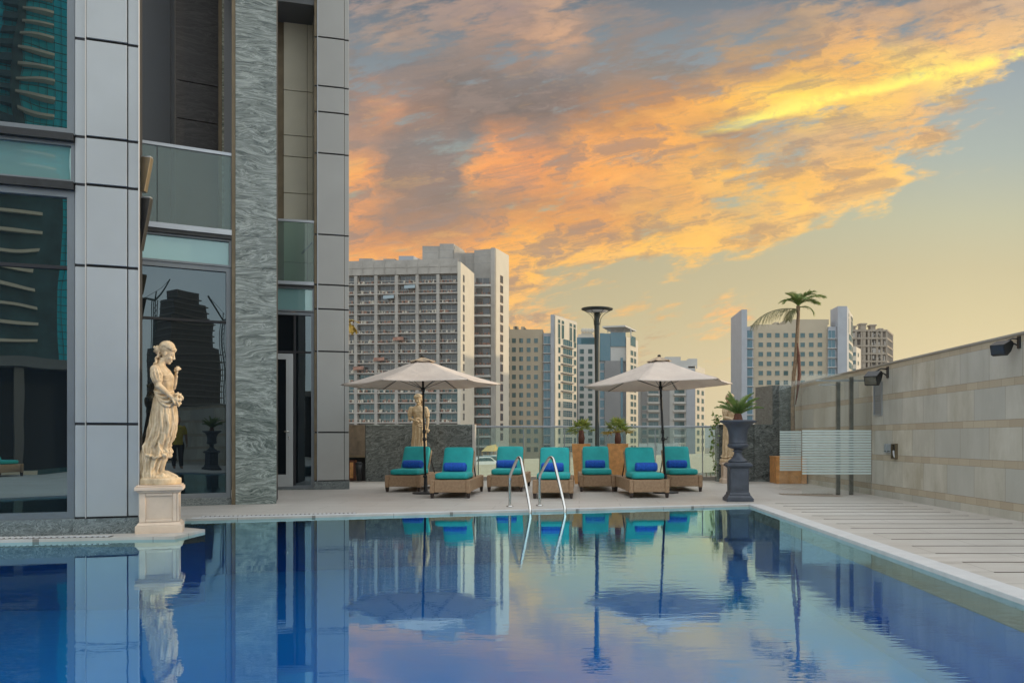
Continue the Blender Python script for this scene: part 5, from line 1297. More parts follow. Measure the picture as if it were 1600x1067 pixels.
# ------------------------------------------------------------------ the city beyond
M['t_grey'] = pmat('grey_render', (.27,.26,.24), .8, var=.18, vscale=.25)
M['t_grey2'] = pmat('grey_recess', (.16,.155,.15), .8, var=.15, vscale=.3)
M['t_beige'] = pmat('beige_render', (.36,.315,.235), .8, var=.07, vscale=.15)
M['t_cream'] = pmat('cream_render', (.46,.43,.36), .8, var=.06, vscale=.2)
M['t_white'] = pmat('pale_blue_white_render', (.40,.41,.40), .8, var=.06, vscale=.2)
M['t_slate'] = pmat('slate_grey_render', (.17,.18,.19), .7, var=.08, vscale=.2)
M['t_blueg'] = pmat('blue_grey_panels', (.27,.30,.34), .6, var=.08, vscale=.3)
M['rust'] = pmat('red_brown_debris', (.20,.10,.07), .9, var=.5, vscale=1)
M['t_tan'] = pmat('tan_raw_concrete', (.235,.205,.165), .9, var=.2, vscale=.3)
M['t_core'] = pmat('dark_opening', (.07,.07,.075), .9, var=.3, vscale=.4)
GZ = -9.98
def zy(y, D): return EYE+(HY-y)/FPX*D
def X(px, D): return (px-CXP)/FPX*D
def face(a, b):
    """a,b = (px, depth) of the left and right ends of a facade"""
    A_ = Vector((X(*a), a[1])); B_ = Vector((X(*b), b[1])); d = (B_-A_); return Plane(B_, atan2(d.y, d.x))
def footprint(a, b, c, back):
    """front-left, front-right, far right; back = depth added to the left"""
    A_ = (X(*a),a[1]); B_ = (X(*b),b[1]); C_ = (X(*c),c[1]); D_ = (A_[0]+C_[0]-B_[0]+back*.0, A_[1]+C_[1]-B_[1])
    return [A_,B_,C_,D_]
WIN = {}
def win_mesh(w, h, glass, frame, kind=0):
    key = (round(w,2), round(h,2), glass, frame, kind)
    if key in WIN: return WIN[key]
    mb = MB(); f = min(.09, w*.08)
    mb.cur = 1
    for x0,x1,z0,z1 in [(-w/2-f,-w/2,-f,h+f),(w/2,w/2+f,-f,h+f),(-w/2,w/2,-f,0),(-w/2,w/2,h,h+f)]: mb.box(x0,x1,-.10,.02,z0,z1)
    nv = 1 if w < 2.2 else max(2, int(w/1.5))
    if nv > 1:
        for i in range(1, nv): x = -w/2+w*i/nv; mb.box(x-.05,x+.05,-.08,.02,.0,h)
    if kind == 1:
        for k in (1,2): mb.box(-w/2,w/2,-.085,.02,h*k/3-.05,h*k/3+.05)
    mb.cur = 0; mb.box(-w/2,w/2,-.04,.0,0,h)
    me = mb.build('window', [M[glass], M[frame]]); WIN[key] = me; return me
used = set()
def put_windows(pl, parent, pxs, zs_, w, h, glass='glass_city', frame='t_cream', name='window', kind=0, d=.0, skip=None):
    n = 0
    for t in pxs:
        for z in zs_:
            if skip and skip(t, z): continue
            src = win_mesh(w, h, glass, frame, kind); q = pl.xy(t, d+.02)
            loc = (q[0], q[1], z)
            if src.name not in used: o = src; used.add(src.name); o.parent = parent; o.location = Vector(loc)-parent_world(parent); o.rotation_euler = (0,0,pl.ang); WIN[[k for k,v in WIN.items() if v is src][0]] = src
            else: o = inst(src, parent, loc, pl.ang)
            o.name = name; n += 1
    return n
def wallprism(poly, z1, mat, parent, name='wall', z0=GZ):
    mb = MB(); mb.prism(poly, z0, z1); return mb.build(name, M[mat], parent)
def pxs_t(pl, pxs): return [pl.t(p) for p in pxs]

# --- tower 1: long apartment block under construction ---
D = 240.0
pl = face((545,243.6), (720,D)); fl = 15.6/FPX*D; ztop = zy(411,D)
T1 = thing('apartment_block', (pl.xy(-25)[0], pl.xy(-25)[1], GZ), 'long grey concrete block with rows of open balconies, largest in the skyline', 'building')
tl_ = pl.t(500); tr_ = 0.0; rec = 1.6
zf = [zy(441,D)-fl*i for i in range(18) if zy(441,D)-fl*i > GZ+1]
endp = (X(741,257), 257.0)
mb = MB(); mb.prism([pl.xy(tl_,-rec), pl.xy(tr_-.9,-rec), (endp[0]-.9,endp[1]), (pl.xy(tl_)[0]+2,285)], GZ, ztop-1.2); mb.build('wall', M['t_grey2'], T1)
mb = MB(); fb = MB()
for z in zf: pl.box(mb, tl_, tr_-.95, z-.26, z+.10, -rec+.01, 0)
pl.box(mb, tl_, tr_-.95, zf[0]+fl-.25, ztop, -rec+.01, 0)
for px_ in [555.4-32,555.4,587,619,651.4,684]:
    t = pl.t(px_); zz_ = [GZ]+sorted(zf)+[zf[0]+fl-.15]
    for za, zb in zip(zz_[:-1], zz_[1:]): pl.box(mb, t-.45, t+.45, za+.11, zb-.27, -rec+.01, -.06)
mb.build('floor_slabs', M['t_grey'], T1)
mb = MB(); poly = [pl.xy(-.94,.12), pl.xy(0,.12), endp, (endp[0]-.9, endp[1])]; mb.prism(poly, GZ, ztop+.3); mb.build('end_wall', M['t_cream'], T1)  # paler than the grey front: sunlight put into the end wall's colour
mb = MB(); pl.box(mb, tl_, -.95, ztop+.001, ztop+1.4, -1.0, -.6); pl.box(mb, tl_, -.95, ztop-.9, ztop-.5, .001, .12)
for i in range(14): t = tl_+3+i*3.3; pl.box(mb, t-.1,t+.1, ztop-2.6, ztop+1.2, .125, .2) if t < -1 else None
mb.build('parapet', M['t_grey'], T1)
bays = [555.4-32,555.4,587,619,651.4,684,714.8]; nw = 0
for k in range(6):
    a, b = pl.t(bays[k])+.5, pl.t(bays[k+1])-.5; w = (b-a)
    for i, z in enumerate(zf[:16]):
        src = win_mesh(round(w*.44,1), round(fl-.95,2), 'glass_city' if i > 9 else 'glass_open', 't_grey')if False else None
M['glass_open'] = glassmat('unglazed_opening', (.6,.7,.75), (.05,.05,.055), .05, 0)
wv = (pl.t(587)-pl.t(555.4)-1.0)
for k in range(6):
    a, b = pl.t(bays[k])+.5, pl.t(bays[k+1])-.5
    for i, z in enumerate(zf[:15]):
        put_windows(pl, T1, [(a+b)/2], [z+.18], round(wv-.25,1), round(fl-.62,2), 'glass_city' if i > 9 else 'glass_open', 't_grey', d=-rec)
# loose building material and low railings on the balconies
mb = MB(); mb2 = MB(); rd = random.Random(4)
for z in zf[:15]:
    for k in range(6):
        a, b = pl.t(bays[k])+.6, pl.t(bays[k+1])-.6
        for q in range(rd.randint(6,13)):
            t = rd.uniform(a,b); w_ = rd.uniform(.12,.5); pl.box(mb if rd.random()<.6 else mb2, t-w_/2, t+w_/2, z+.11, z+.11+rd.uniform(.2,.95), -rd.uniform(.55,1.1), -rd.uniform(.15,.5))
        pl.box(mb2, a-.1, b+.1, z+.75, z+.82, -.10, -.04)
tag(mb.build('building_rubble', M['rust'], T1), kind='stuff'); tag(mb2.build('balcony_clutter', M['t_cream'], T1), kind='stuff')
M['tarp_blue'] = pmat('pale_blue_tarp', (.19,.25,.28), .7, var=.1)
for px_, y_, mt in ((640,449,'tarp_blue'),(607,465,'tarp_blue'),(622,530,'rust'),(592,562,'rust'),(560,576,'rust')):
    t = pl.t(px_); z = pl.z(px_,y_); mb = MB(); q = [pl.xy(t-1.6,.05), pl.xy(t+1.6,.05), pl.xy(t+1.9,.9), pl.xy(t-1.3,.9)]
    mb.add([(*q[0],z+.6),(*q[1],z+.75),(*q[2],z-.25),(*q[3],z-.4),(*q[0],z+.5),(*q[1],z+.65),(*q[2],z-.35),(*q[3],z-.5)], [(0,1,2,3),(7,6,5,4),(0,4,5,1),(1,5,6,2),(2,6,7,3),(3,7,4,0)]); mb.build('tarpaulin', M[mt], T1)
# narrow openings down the sunlit end wall
ple = face((720.6,D+.3),(740,257)); te = (ple.t(720)+0)/1
for i in range(15):
    put_windows(ple, T1, [ple.t(724.3)], [zy(433,D)-fl*i-.8], 1.5, 1.9, 'glass_open', 't_grey', d=.02)
# rooftop blocks
def roofbox(px0, px1, ytop, D0, dep, mat, parent, zb, skew=0, name='roof_block'):
    mb = MB(); mb.prism([(X(px0,D0),D0),(X(px1,D0),D0),(X(px1,D0)+skew,D0+dep),(X(px0,D0)+skew,D0+dep)], zb, zy(ytop,D0)); return mb.build(name, M[mat], parent)
zb = ztop-1.3
roofbox(561,582,404,250,8,'t_grey',T1,zb,1.2); roofbox(587,600,406.5,251,6,'t_blueg',T1,zb,1); roofbox(599,617,404.5,250,6,'t_grey',T1,zb,1); roofbox(623,646,400,249,10,'t_blueg',T1,zb,2.4); roofbox(551,558,410,252,4,'t_grey',T1,zb)
# --- rear slab with penthouse (same block, second wing) ---
D2 = 262.0
T2 = thing('apartment_block', (X(760,D2),D2,GZ), 'taller grey concrete wing with a single balcony column and a sunlit side', 'building')
zt2 = zy(388,D2); p2 = face((739,D2+2),(774,D2-1)); 
wallprism([(X(741,D2+3),D2+3),(X(774.5,D2),D2),(X(793,D2+10),D2+10),(X(760,D2+40),D2+40)], zt2, 't_grey', T2)
mb = MB(); mb.prism([(X(774.8,D2-.1),D2-.1),(X(793.5,D2+9.9),D2+9.9),(X(793.5,D2+9.9)+.3,D2+10.5),(X(775,D2),D2+.5)], GZ, zt2+.05); mb.build('end_wall', M['t_cream'], T2)  # lit flank of the grey wing, its light painted as paler cream
roofbox(660,711,384.5,D2+1,14,'t_grey',T2,30,3,'penthouse'); roofbox(687,709,381,D2+.5,10,'t_grey',T2,30,2,'penthouse')
mb = MB(); mb.prism([(X(709.5,D2),D2),(X(727,D2+5),D2+5),(X(741,D2+5),D2+5),(X(775,D2-.5),D2-.5),(X(775,D2+15),D2+15),(X(709.5,D2+15),D2+15)], 30, zy(389.5,D2)); mb.build('penthouse', M['t_grey'], T2)
for (a, b, y0) in ((664,684,396),(688,708,392),(730,752,402),(753,773,400)):
    for yy in (0, 12): mb = MB(); mb.box(X(a,D2),X(b,D2),D2-1.2,D2-1.15,zy(y0+yy+.4,D2),zy(y0+yy,D2)); mb.build('panel_joint', M['t_slate'], T2)
p2 = face((739,D2-1.5),(774,D2-1.8))
fl2 = 15.6/FPX*D2
for i in range(17):
    z = zy(447,D2)-fl2*i
    if z < GZ+1: break
    mb = MB(); a, b = p2.t(740.5), p2.t(767.5); p2.box(mb, a, b, z-.5, z+.12, -.6, .9); mb.build('balcony_slab', M['t_white'], T2)
    put_windows(p2, T2, [p2.t(754.5)], [z+.3], 4.2, 1.9, 'glass_city' if i > 9 else 'glass_open', 't_grey', d=.0)
mb = MB(); p2.box(mb, p2.t(767.6), p2.t(774), GZ, zt2-.5, -.5, 1.0); mb.build('fin', M['t_grey'], T2)
rd = random.Random(8); mb = MB()
for i in range(16):
    z = zy(447,D2)-fl2*i
    for q in range(9): t = rd.uniform(p2.t(742),p2.t(766)); w_ = rd.uniform(.15,.5); p2.box(mb, t-w_/2, t+w_/2, z+.125, z+.12+rd.uniform(.2,.8), .35, .75)
tag(mb.build('building_rubble', M['rust'], T2), kind='stuff')
pe = face((774.8,D2-.1),(793.5,D2+9.9))
for i in range(17): put_windows(pe, T2, [pe.t(783.5)], [zy(438,D2)-fl2*i], 2.0, 2.2, 'glass_open', 'rust', d=.04)

# --- generic hotel slab: beige windowed front, glazed strip, tall fin, sunlit side ---
def slab_tower(label, D, x, ytop, rows, cols, strip, fin, side, dep, yfin, low, raise_=None, mats=('t_beige','t_slate','t_cream'), finmat='t_blueg', left=None, ww=6.0, wh=7.0, Dr=None, right_kind=0, nrows=13):
    r = thing('hotel_tower', (X((x[0]+x[1])/2,D),D,GZ), label, 'building')
    rowh = rows[1]/FPX*D; zt = zy(ytop,D)
    wallprism([(X(x[0],D),D),(X(x[1],D),D),(X(x[1],D),D+dep),(X(x[0],D)+ (0),D+dep)], zt, mats[0], r)
    if raise_: mb = MB(); mb.prism([(X(raise_[0],D),D+.0),(X(raise_[1],D),D+.0),(X(raise_[1],D),D+dep*.6),(X(raise_[0],D),D+dep*.6)], zt+.001, zy(raise_[2],D)); mb.build('roof_parapet', M[mats[0]], r)
    pf = face((x[0],D),(x[1],D)); z0 = [zy(rows[0],D)-rowh*i for i in range(nrows)]
    put_windows(pf, r, pxs_t(pf, cols), z0, round(ww/FPX*D,1), round(wh/FPX*D,1), 'glass_city', mats[0])
    mb = MB()
    for i in range(nrows): pf.box(mb, pf.t(x[0])+.2, -.2, z0[i]+rowh*.78, z0[i]+rowh*.78+.06, 0, .035)
    mb.build('string_course', M[mats[0]], r)
    def strip_(s0, s1, nm):
        wallprism([(X(s0,D),D-1.0),(X(s1,D),D-1.0),(X(s1,D),D+dep*.8),(X(s0,D),D+dep*.8)], zy(strip[2],D), finmat, r, 'stair_bay')
        ps = face((s0,D-1.0),(s1,D-1.0)); w = (s1-s0)/FPX*D
        put_windows(ps, r, [ps.t((s0+s1)/2)], [z-.3 for z in z0], round(w*.84,1), round(rowh*.80,1), 'glass_cityb', 't_blueg')
        for z in z0: mb = MB(); ps.box(mb, ps.t(s0)-.3, ps.t(s1)+.3, z-.62, z-.42, 0, .9); mb.build('ledge', M['t_white'], r)
    strip_(strip[0], strip[1], 'r')
    if left: strip_(left[1], left[2], 'l'); wallprism([(X(left[0],D),D-2),(X(left[1],D),D-2),(X(left[1],D),D+dep*.7),(X(left[0],D),D+dep*.7)], zy(left[3],D), finmat, r, 'fin')
    # fin and sunlit side
    Dr = Dr or D+12
    wallprism([(X(fin[0],D),D-2.2),(X(fin[1],D),D-2.2),(X(side,Dr),Dr),(X(side,Dr)-4,Dr+3),(X(fin[0],D),D+6)], zy(yfin,D), finmat, r, 'fin')
    ps = face((fin[1]+.2,D-2.1),(side,Dr)); q0, q1 = ps.t(fin[1]+.3), ps.t(side)
    mb = MB(); ps.box(mb, q0, q1, GZ, zy(yfin,D)-.3, .02, .35); mb.build('side_wall', M[mats[2]], r)  # sunlit tone also put into the paler side colour
    W_ = q1-q0
    for i, z in enumerate(z0):
        if z > zy(yfin,D)-5: continue
        put_windows(ps, r, [q0+W_*.17], [z-.2], round(W_*.09,1), round(rowh*.62,1), 'glass_city', 't_cream', d=.36)
        put_windows(ps, r, [q0+W_*.55], [z-.2], round(W_*.42,1), round(rowh*.66,1), 'glass_cityb', 't_cream', d=.36, kind=1 if i > 5 else 0)
        put_windows(ps, r, [q0+W_*.90], [z-.2], round(W_*.10,1), round(rowh*.62,1), 'glass_city', 't_cream', d=.36)
        if right_kind and i < 6: mb = MB(); ps.box(mb, q0+W_*.25, q0+W_*.78, z-.95, z-.65, .36, 1.3); mb.build('balcony_slab', M['t_slate'], r)
    zt_ = zy(yfin,D)
    for f_, w_ in ((.16,.09),(.33,.10),(.70,.11),(.88,.10)):
        put_windows(ps, r, [q0+W_*f_], [zt_-8.0], round(W_*w_,1), 5.0, 'glass_city', 't_cream', d=.36); put_windows(ps, r, [q0+W_*f_], [zt_-2.6], round(W_*w_,1), 1.2, 'glass_city', 't_cream', d=.36)
    mb = MB(); rr = random.Random(int(D))
    for k in range(7): xa = rr.uniform(x[0]+4, x[1]-8); hgt = rr.uniform(.6,1.8); mb.box(X(xa,D), X(xa+rr.uniform(3,7),D), D+4, D+8, zt+.002, zt+hgt)
    mb.build('roof_plant', M[mats[0]], r)
    return r
TB = slab_tower('beige tower left of the lamp post, with a tall sunlit cream side', 300., (780,848), 514.5, (536,14.15), [793,803,814.4,826,837.5], (849,860.5,521), (860.6,866), 900, 25, 493, 700, Dr=316, right_kind=1, ww=6.2, wh=7.2)
TE = slab_tower('wide beige tower with teal windows on the right, behind the tall palm', 275., (1176,1293), 507, (527.5,14.75), [1188.6,1201.6,1214.5,1227.8,1240.6,1254,1267.5,1281], (1293.2,1305.5,511), (1306,1320.3), 1331, 25, 480, 600, raise_=(1228,1295,499), left=(1157,1165.5,1176,485), ww=7.0, wh=7.2, Dr=292)
mb = MB(); 
# --- tower 3: white front, blue glass, grey block and canopy ---
D = 330.
r = thing('office_tower', (X(945,D),D,GZ), 'white and blue glass tower with a flat roof canopy, directly behind the lamp post', 'building')
wallprism([(X(903,D),D),(X(931,D),D),(X(931,D),D+20),(X(903,D),D+20)], zy(538,D), 't_white', r)
wallprism([(X(900,D),D+1.5),(X(979,D),D+1.5),(X(979,D),D+26),(X(900,D),D+26)], zy(526,D), 't_blueg', r, 'rear_wall')
mb = MB(); pf = face((900,D+1.4),(931,D+1.4)); pf.box(mb, pf.t(901), pf.t(936), zy(537.5,D), zy(527,D), .0, .12); mb.build('glass_band', M['glass_cityb'], r)
pf = face((903,D),(931,D)); rh = 11.6/FPX*D
put_windows(pf, r, pxs_t(pf,[909,922.3]), [zy(552.5,D)-rh*i for i in range(14)], round(6.6/FPX*D,1), round(7/FPX*D,1), 'glass_city', 't_white')
# glass strip behind the lamp, grey block, upper glass box
wallprism([(X(931.2,D),D+.6),(X(944.5,D),D+.6),(X(944.5,D),D+1.3),(X(931.2,D),D+1.3)], zy(520,D), 't_blueg', r, 'stair_bay')
pf = face((931.2,D+.6),(944.5,D+.6)); put_windows(pf, r, pxs_t(pf,[941]), [zy(535,D)-rh*1.25*i for i in range(12)], 1.7, 2.9, 'glass_cityb', 't_white')
wallprism([(X(945,D),D-1),(X(969.5,D),D-1),(X(969.5,D),D+1.4),(X(945,D),D+1.4)], zy(564,D), 't_slate', r, 'grey_block')
wallprism([(X(969.7,D),D-.8),(X(973,D),D-.8),(X(973,D),D+1.4),(X(969.7,D),D+1.4)], zy(559,D), 'glass_cityb', r, 'glass_strip')
wallprism([(X(954,D),D-.0),(X(978,D),D-.0),(X(978,D),D+1.4),(X(954,D),D+1.4)], zy(541.5,D), 't_white', r, 'upper_wall', zy(563.9,D))
mb = MB(); mb.prism([(X(954,D),D-.4),(X(977.5,D),D-.4),(X(977.5,D),D+1.4),(X(954,D),D+1.4)], zy(541.3,D), zy(519.5,D)); mb.build('glass_band', M['glass_cityb'], r)
mb = MB(); mb.prism([(X(931,D),D-.1),(X(953.8,D),D-.1),(X(953.8,D),D+.5),(X(931,D),D+.5)], zy(563.5,D), zy(521,D)); mb.build('glass_band', M['glass_cityb'], r)
wallprism([(X(978.2,D),D-1.5),(X(997,D+14),D+14),(X(990,D+24),D+24),(X(978.2,D),D+10)], zy(526,D), 't_cream', r, 'side_wall')  # cream colour carries the warm sunlight on this flank
ps = face((978.3,D-1.55),(997,D+14)); q0,q1 = ps.t(978.3),ps.t(997); W_ = q1-q0
put_windows(ps, r, [q0+W_*.45], [zy(553,D)-rh*i for i in range(14)], round(W_*.2,1), 1.9, 'glass_city', 't_cream', d=.05)
put_windows(ps, r, [q0+W_*.72], [zy(553,D)-rh*i for i in range(14)], round(W_*.16,1), 1.9, 'glass_city', 't_cream', d=.05)
put_windows(ps, r, [q0+W_*.55], [zy(538,D)], round(W_*.42,1), 4.0, 'glass_cityb', 't_cream', d=.05)
mb = MB(); zc = zy(513,D); mb.prism([(X(941,D),D-2),(X(976,D),D-5),(X(997,D),D+10),(X(960,D),D+16)], zc, zc+.6); cn = mb.build('roof_canopy', M['t_white'], r)
mb = MB()
for px_ in (950,962,975,986): mb.box(X(px_,D)-.2,X(px_,D)+.2,D+.8,D+1.2,zy(519.3,D) if px_ < 978 else zy(526,D),zc-.001)
mb.build('posts', M['t_white'], cn)
mb = MB()
for k in range(4): mb.ell((X(911+5*k,D),D+8,zy(512,D)),(.9,.3,.9))
mb.box(X(903,D),X(928,D),D+8.5,D+12,zy(526,D),zy(518,D)); mb.box(X(908,D),X(926,D),D+8.4,D+12,zy(518,D),zy(515.5,D)); mb.build('roof_plant', M['t_cream'], r)
# --- tower 4: behind the right parasol ---
D = 360.
r = thing('balcony_tower', (X(1043,D),D,GZ), 'grey and white residential tower with two balcony stacks behind the right parasol', 'building')
wallprism([(X(996,D),D),(X(1086,D),D),(X(1101,D+16),D+16),(X(1010,D+24),D+24)], zy(575,D), 't_white', r)
for a, b, y in ((1000,1086,572),(1022,1076,563),(1040,1064,557),(1076,1090,560)):
    mb = MB(); mb.box(X(a,D),X(b,D),D+1,D+14,zy(575,D)+.001 if y > 570 else zy({563:572,557:563,560:575}[y],D)+.001,zy(y,D)); mb.build('roof_block', M['t_white'], r)
wallprism([(X(1086.3,D),D-.3),(X(1101.3,D+15.7),D+15.7),(X(1097,D+17),D+17),(X(1086.3,D),D+1)], zy(571,D), 't_cream', r, 'side_wall')  # side towards the sun, its warm light painted as cream
pf = face((996,D),(1086,D))
for a, b in ((1002,1011),(1031,1046),(1072,1086)): mb = MB(); pf.box(mb, pf.t(a), pf.t(b), GZ, zy(578,D), .02, .6); mb.build('grey_panel', M['t_slate' if a != 1072 else 't_blueg'], r)
rh = 14.2/FPX*D*.9
for i in range(13):
    z = zy(602,D)-rh*i
    for a, b in ((1012,1030),(1052,1071)):
        mb = MB(); pf.box(mb, pf.t(a), pf.t(b), z-.9, z-.1, .02, 1.6); mb.build('balcony', M['t_white'], r)
        put_windows(pf, r, [pf.t((a+b)/2)], [z+.1], round(15/FPX*D,1), 1.9, 'glass_city', 't_slate', d=.02)
    if i > 2: put_windows(pf, r, [pf.t(1006.5)], [z], 2.0, 1.8, 'glass_city', 't_white', d=.62)
ps = face((1086.3,D-.35),(1101.3,D+15.7)); q0,q1 = ps.t(1086.3),ps.t(1101.3); W_ = q1-q0
for f_ in (.28,.75): put_windows(ps, r, [q0+W_*f_], [zy(590,D)-rh*i for i in range(15)], round(W_*.22,1), 2.0, 'glass_city', 't_cream', d=.03)
# --- small cream tower and unfinished frame on the far right ---
D = 340.
r = thing('cream_tower', (X(1338,D),D,GZ), 'small narrow cream tower between the wide beige tower and the unfinished frame', 'building')
wallprism([(X(1328,D),D),(X(1338,D),D),(X(1345,D+10),D+10),(X(1330,D+16),D+16)], zy(541.5,D), 't_cream', r)
pf = face((1328,D),(1338,D)); put_windows(pf, r, pxs_t(pf,[1334.5]), [zy(556,D)-3.4*i for i in range(10)], 1.4, 1.5, 'glass_city', 't_cream')
ps = face((1338.2,D-.05),(1345,D+10)); put_windows(ps, r, [ps.t(1341)], [zy(556,D)-3.4*i for i in range(10)], 2.4, 1.5, 'glass_city', 't_cream')
D = 420.
r = thing('unfinished_tower', (X(1362,D),D,GZ), 'unfinished concrete frame tower with open floors at the far right of the skyline', 'building')
x0, x1, Dd = X(1325,D), X(1386.5,D), D+20
mb = MB(); zt = zy(516,D); mb.prism([(x0+1,D+2.5),(x1-1,D+2.5),(X(1394,Dd),Dd-1),(x0+5,Dd)], GZ, zt-.5); mb.build('core', M['t_core'], r)
mb = MB(); i = 0
while zt-3.9*i > GZ:
    z = zt-3.9*i; mb.prism([(x0,D),(x1,D),(X(1396,Dd),Dd),(x0+5,Dd+2)], z-.5, z+.35); i += 1
mb.build('floor_slabs', M['t_tan'], r)
for px_ in (1326,1338,1347,1352,1357,1361,1371,1378,1386):
    mb = MB(); w_ = .5 if px_ not in (1352,1357) else 1.3; i = 0
    while zt-3.9*(i+1) > GZ: mb.box(X(px_,D)-w_,X(px_,D)+w_,D+.3,D+1.4,zt-3.9*(i+1)+.36,zt-3.9*i-.51); i += 1
    mb.build('column', M['t_tan'], r)
for f_ in (.2,.4,.6,.8,.98):
    mb = MB(); i = 0; xx = lerp(x1,X(1396,Dd),f_); yy_ = lerp(D,Dd,f_)
    while zt-3.9*(i+1) > GZ: mb.box(xx-1.1,xx-.2,yy_-.3,yy_+.6,zt-3.9*(i+1)+.36,zt-3.9*i-.51); i += 1
    mb.build('column', M['t_tan'], r)
for a, b, y in ((1350,1358.5,503),(1366,1373.5,505),(1331,1342,507),(1380,1384,511)):
    mb = MB(); mb.box(X(a,D),X(b,D),D+5,D+9,zt+.36,zy(y+2,D)); mb.box(X(a,D)-.5,X(b,D)+.5,D+4.5,D+9.5,zy(y+2,D)+.001,zy(y,D)); mb.build('roof_block', M['t_tan'], r)
rd = random.Random(6); mb = MB()
for i in range(12):
    for q in range(16): xx = rd.uniform(x0+1,x1-1); mb.box(xx,xx+rd.uniform(.3,1.6),D+.5,D+1.2,zt-3.9*(i+1)+.36,zt-3.9*(i+1)+rd.uniform(1,3))
tag(mb.build('site_clutter', M['t_grey'], r), kind='stuff')
# far hazy low-rises
rd = random.Random(3)
for k in range(14):
    Dk = rd.uniform(900,1500); px_ = 1096+k*2.6+rd.uniform(-1,1); h = rd.uniform(6,26)
    r = thing('distant_building', (X(px_,Dk),Dk,GZ), 'low pale building in the hazy distance between the right parasol and the urn', 'building', 'hazy low buildings on the horizon')
    mb = MB(); w_ = rd.uniform(10,26); mb.box(X(px_,Dk)-w_/2,X(px_,Dk)+w_/2,Dk,Dk+15,GZ,GZ+h); mb.box(X(px_,Dk)-w_/5,X(px_,Dk)+w_/6,Dk+3,Dk+9,GZ+h+.01,GZ+h+3); mb.build('wall', M['t_cream' if k%2 else 't_white'], r)
# trees at street level
def tree(p, h, cr, label, seed, mat='palm_green'):
    rd = random.Random(seed); p = Vector(p); r = thing('street_tree', tuple(p), label, 'tree', 'small green trees by the overpass')
    mb = MB(); mb.smooth = True; mb.tube([p, p+Vector((.1,0,h*.4)), p+Vector((0,0,h*.7))], [.2,.15,.08], 8)
    for k in range(5): a = k*1.26; mb.tube([p+Vector((0,0,h*.45)), p+Vector((cos(a)*cr*.5,sin(a)*cr*.5,h*.72))], [.09,.04], 6)
    mb.build('trunk', M['bark'], r); mb = MB()
    for k in range(900):
        c = Vector((rd.gauss(0,1),rd.gauss(0,1),rd.gauss(0,1))).normalized()*rd.uniform(.35,1.0); c = Vector((c.x*cr,c.y*cr,c.z*cr*.75))+p+Vector((0,0,h*.78)); c += Vector((sin(c.z*2)*.2,0,0))
        blade(mb, c, (rd.gauss(0,1),rd.gauss(0,1),rd.gauss(0,1)), (rd.gauss(0,1),rd.gauss(0,1),rd.gauss(0,1)), .42, .28, .2, .1)
    mb.build('crown', M[mat], r)
for k, (px_, Y, yt) in enumerate(((1103,190,703),(1110,200,704),(1117,185,705),(1126,195,703))):
    z = zy(yt,Y); tree((X(px_,Y),Y,GZ), (z-GZ)*.86, 2.6+.3*k, ['round street tree beside the parasol edge tower','second street tree from the left beyond the fence end','third street tree, closest to the granite wall','street tree hidden behind the granite wall end'][k], 20+k)
# overpass, hoardings, cars
OV = [( -16,62),( -9,74),(2,88),(12,98),(22,108),(40,122)]
r = thing('overpass', (0,86,GZ), 'pale concrete road overpass with a solid parapet below the skyline behind the fence', 'overpass')
def ribbon(mb, pts, off0, off1, z0, z1):
    n = len(pts); vs = []
    for i, (x,y) in enumerate(pts):
        a = Vector(pts[max(i-1,0)]); b = Vector(pts[min(i+1,n-1)]); d = (b-a).normalized(); nn = Vector((-d.y,d.x))
        for o_ in (off0,off1):
            for z in (z0(i),z1(i)): vs.append((x+nn.x*o_, y+nn.y*o_, z))
    fs = []
    for i in range(n-1):
        A_ = 4*i; B_ = 4*i+4; fs += [(A_,B_,B_+1,A_+1),(A_+2,A_+3,B_+3,B_+2),(A_+1,B_+1,B_+3,A_+3),(A_,A_+2,B_+2,B_)]
    fs += [(0,1,3,2),(4*n-4,4*n-2,4*n-1,4*n-3)]; mb.add(vs, fs)
zdk = lambda i: -2.3+.08*i
mb = MB(); ribbon(mb, OV, 0, 9, lambda i: zdk(i)-.9, lambda i: zdk(i)); mb.build('deck', M['concrete'], r)
mb = MB(); ribbon(mb, OV, -.3, -.01, lambda i: zdk(i)-1.0, lambda i: zdk(i)+.95); mb.build('parapet', M['t_cream'], r)
mb = MB(); ribbon(mb, OV, 9.01, 9.3, lambda i: zdk(i)-1.0, lambda i: zdk(i)+.95); mb.build('parapet', M['t_cream'], r)
for (x,y) in OV: mb = MB(); mb.smooth = True; mb.tube([(x-2,y+4,GZ),(x-2,y+4,-5.2),(x-2,y+4,-3.25)], [.9,.9,1.6], 16); mb.build('pier', M['concrete'], r)
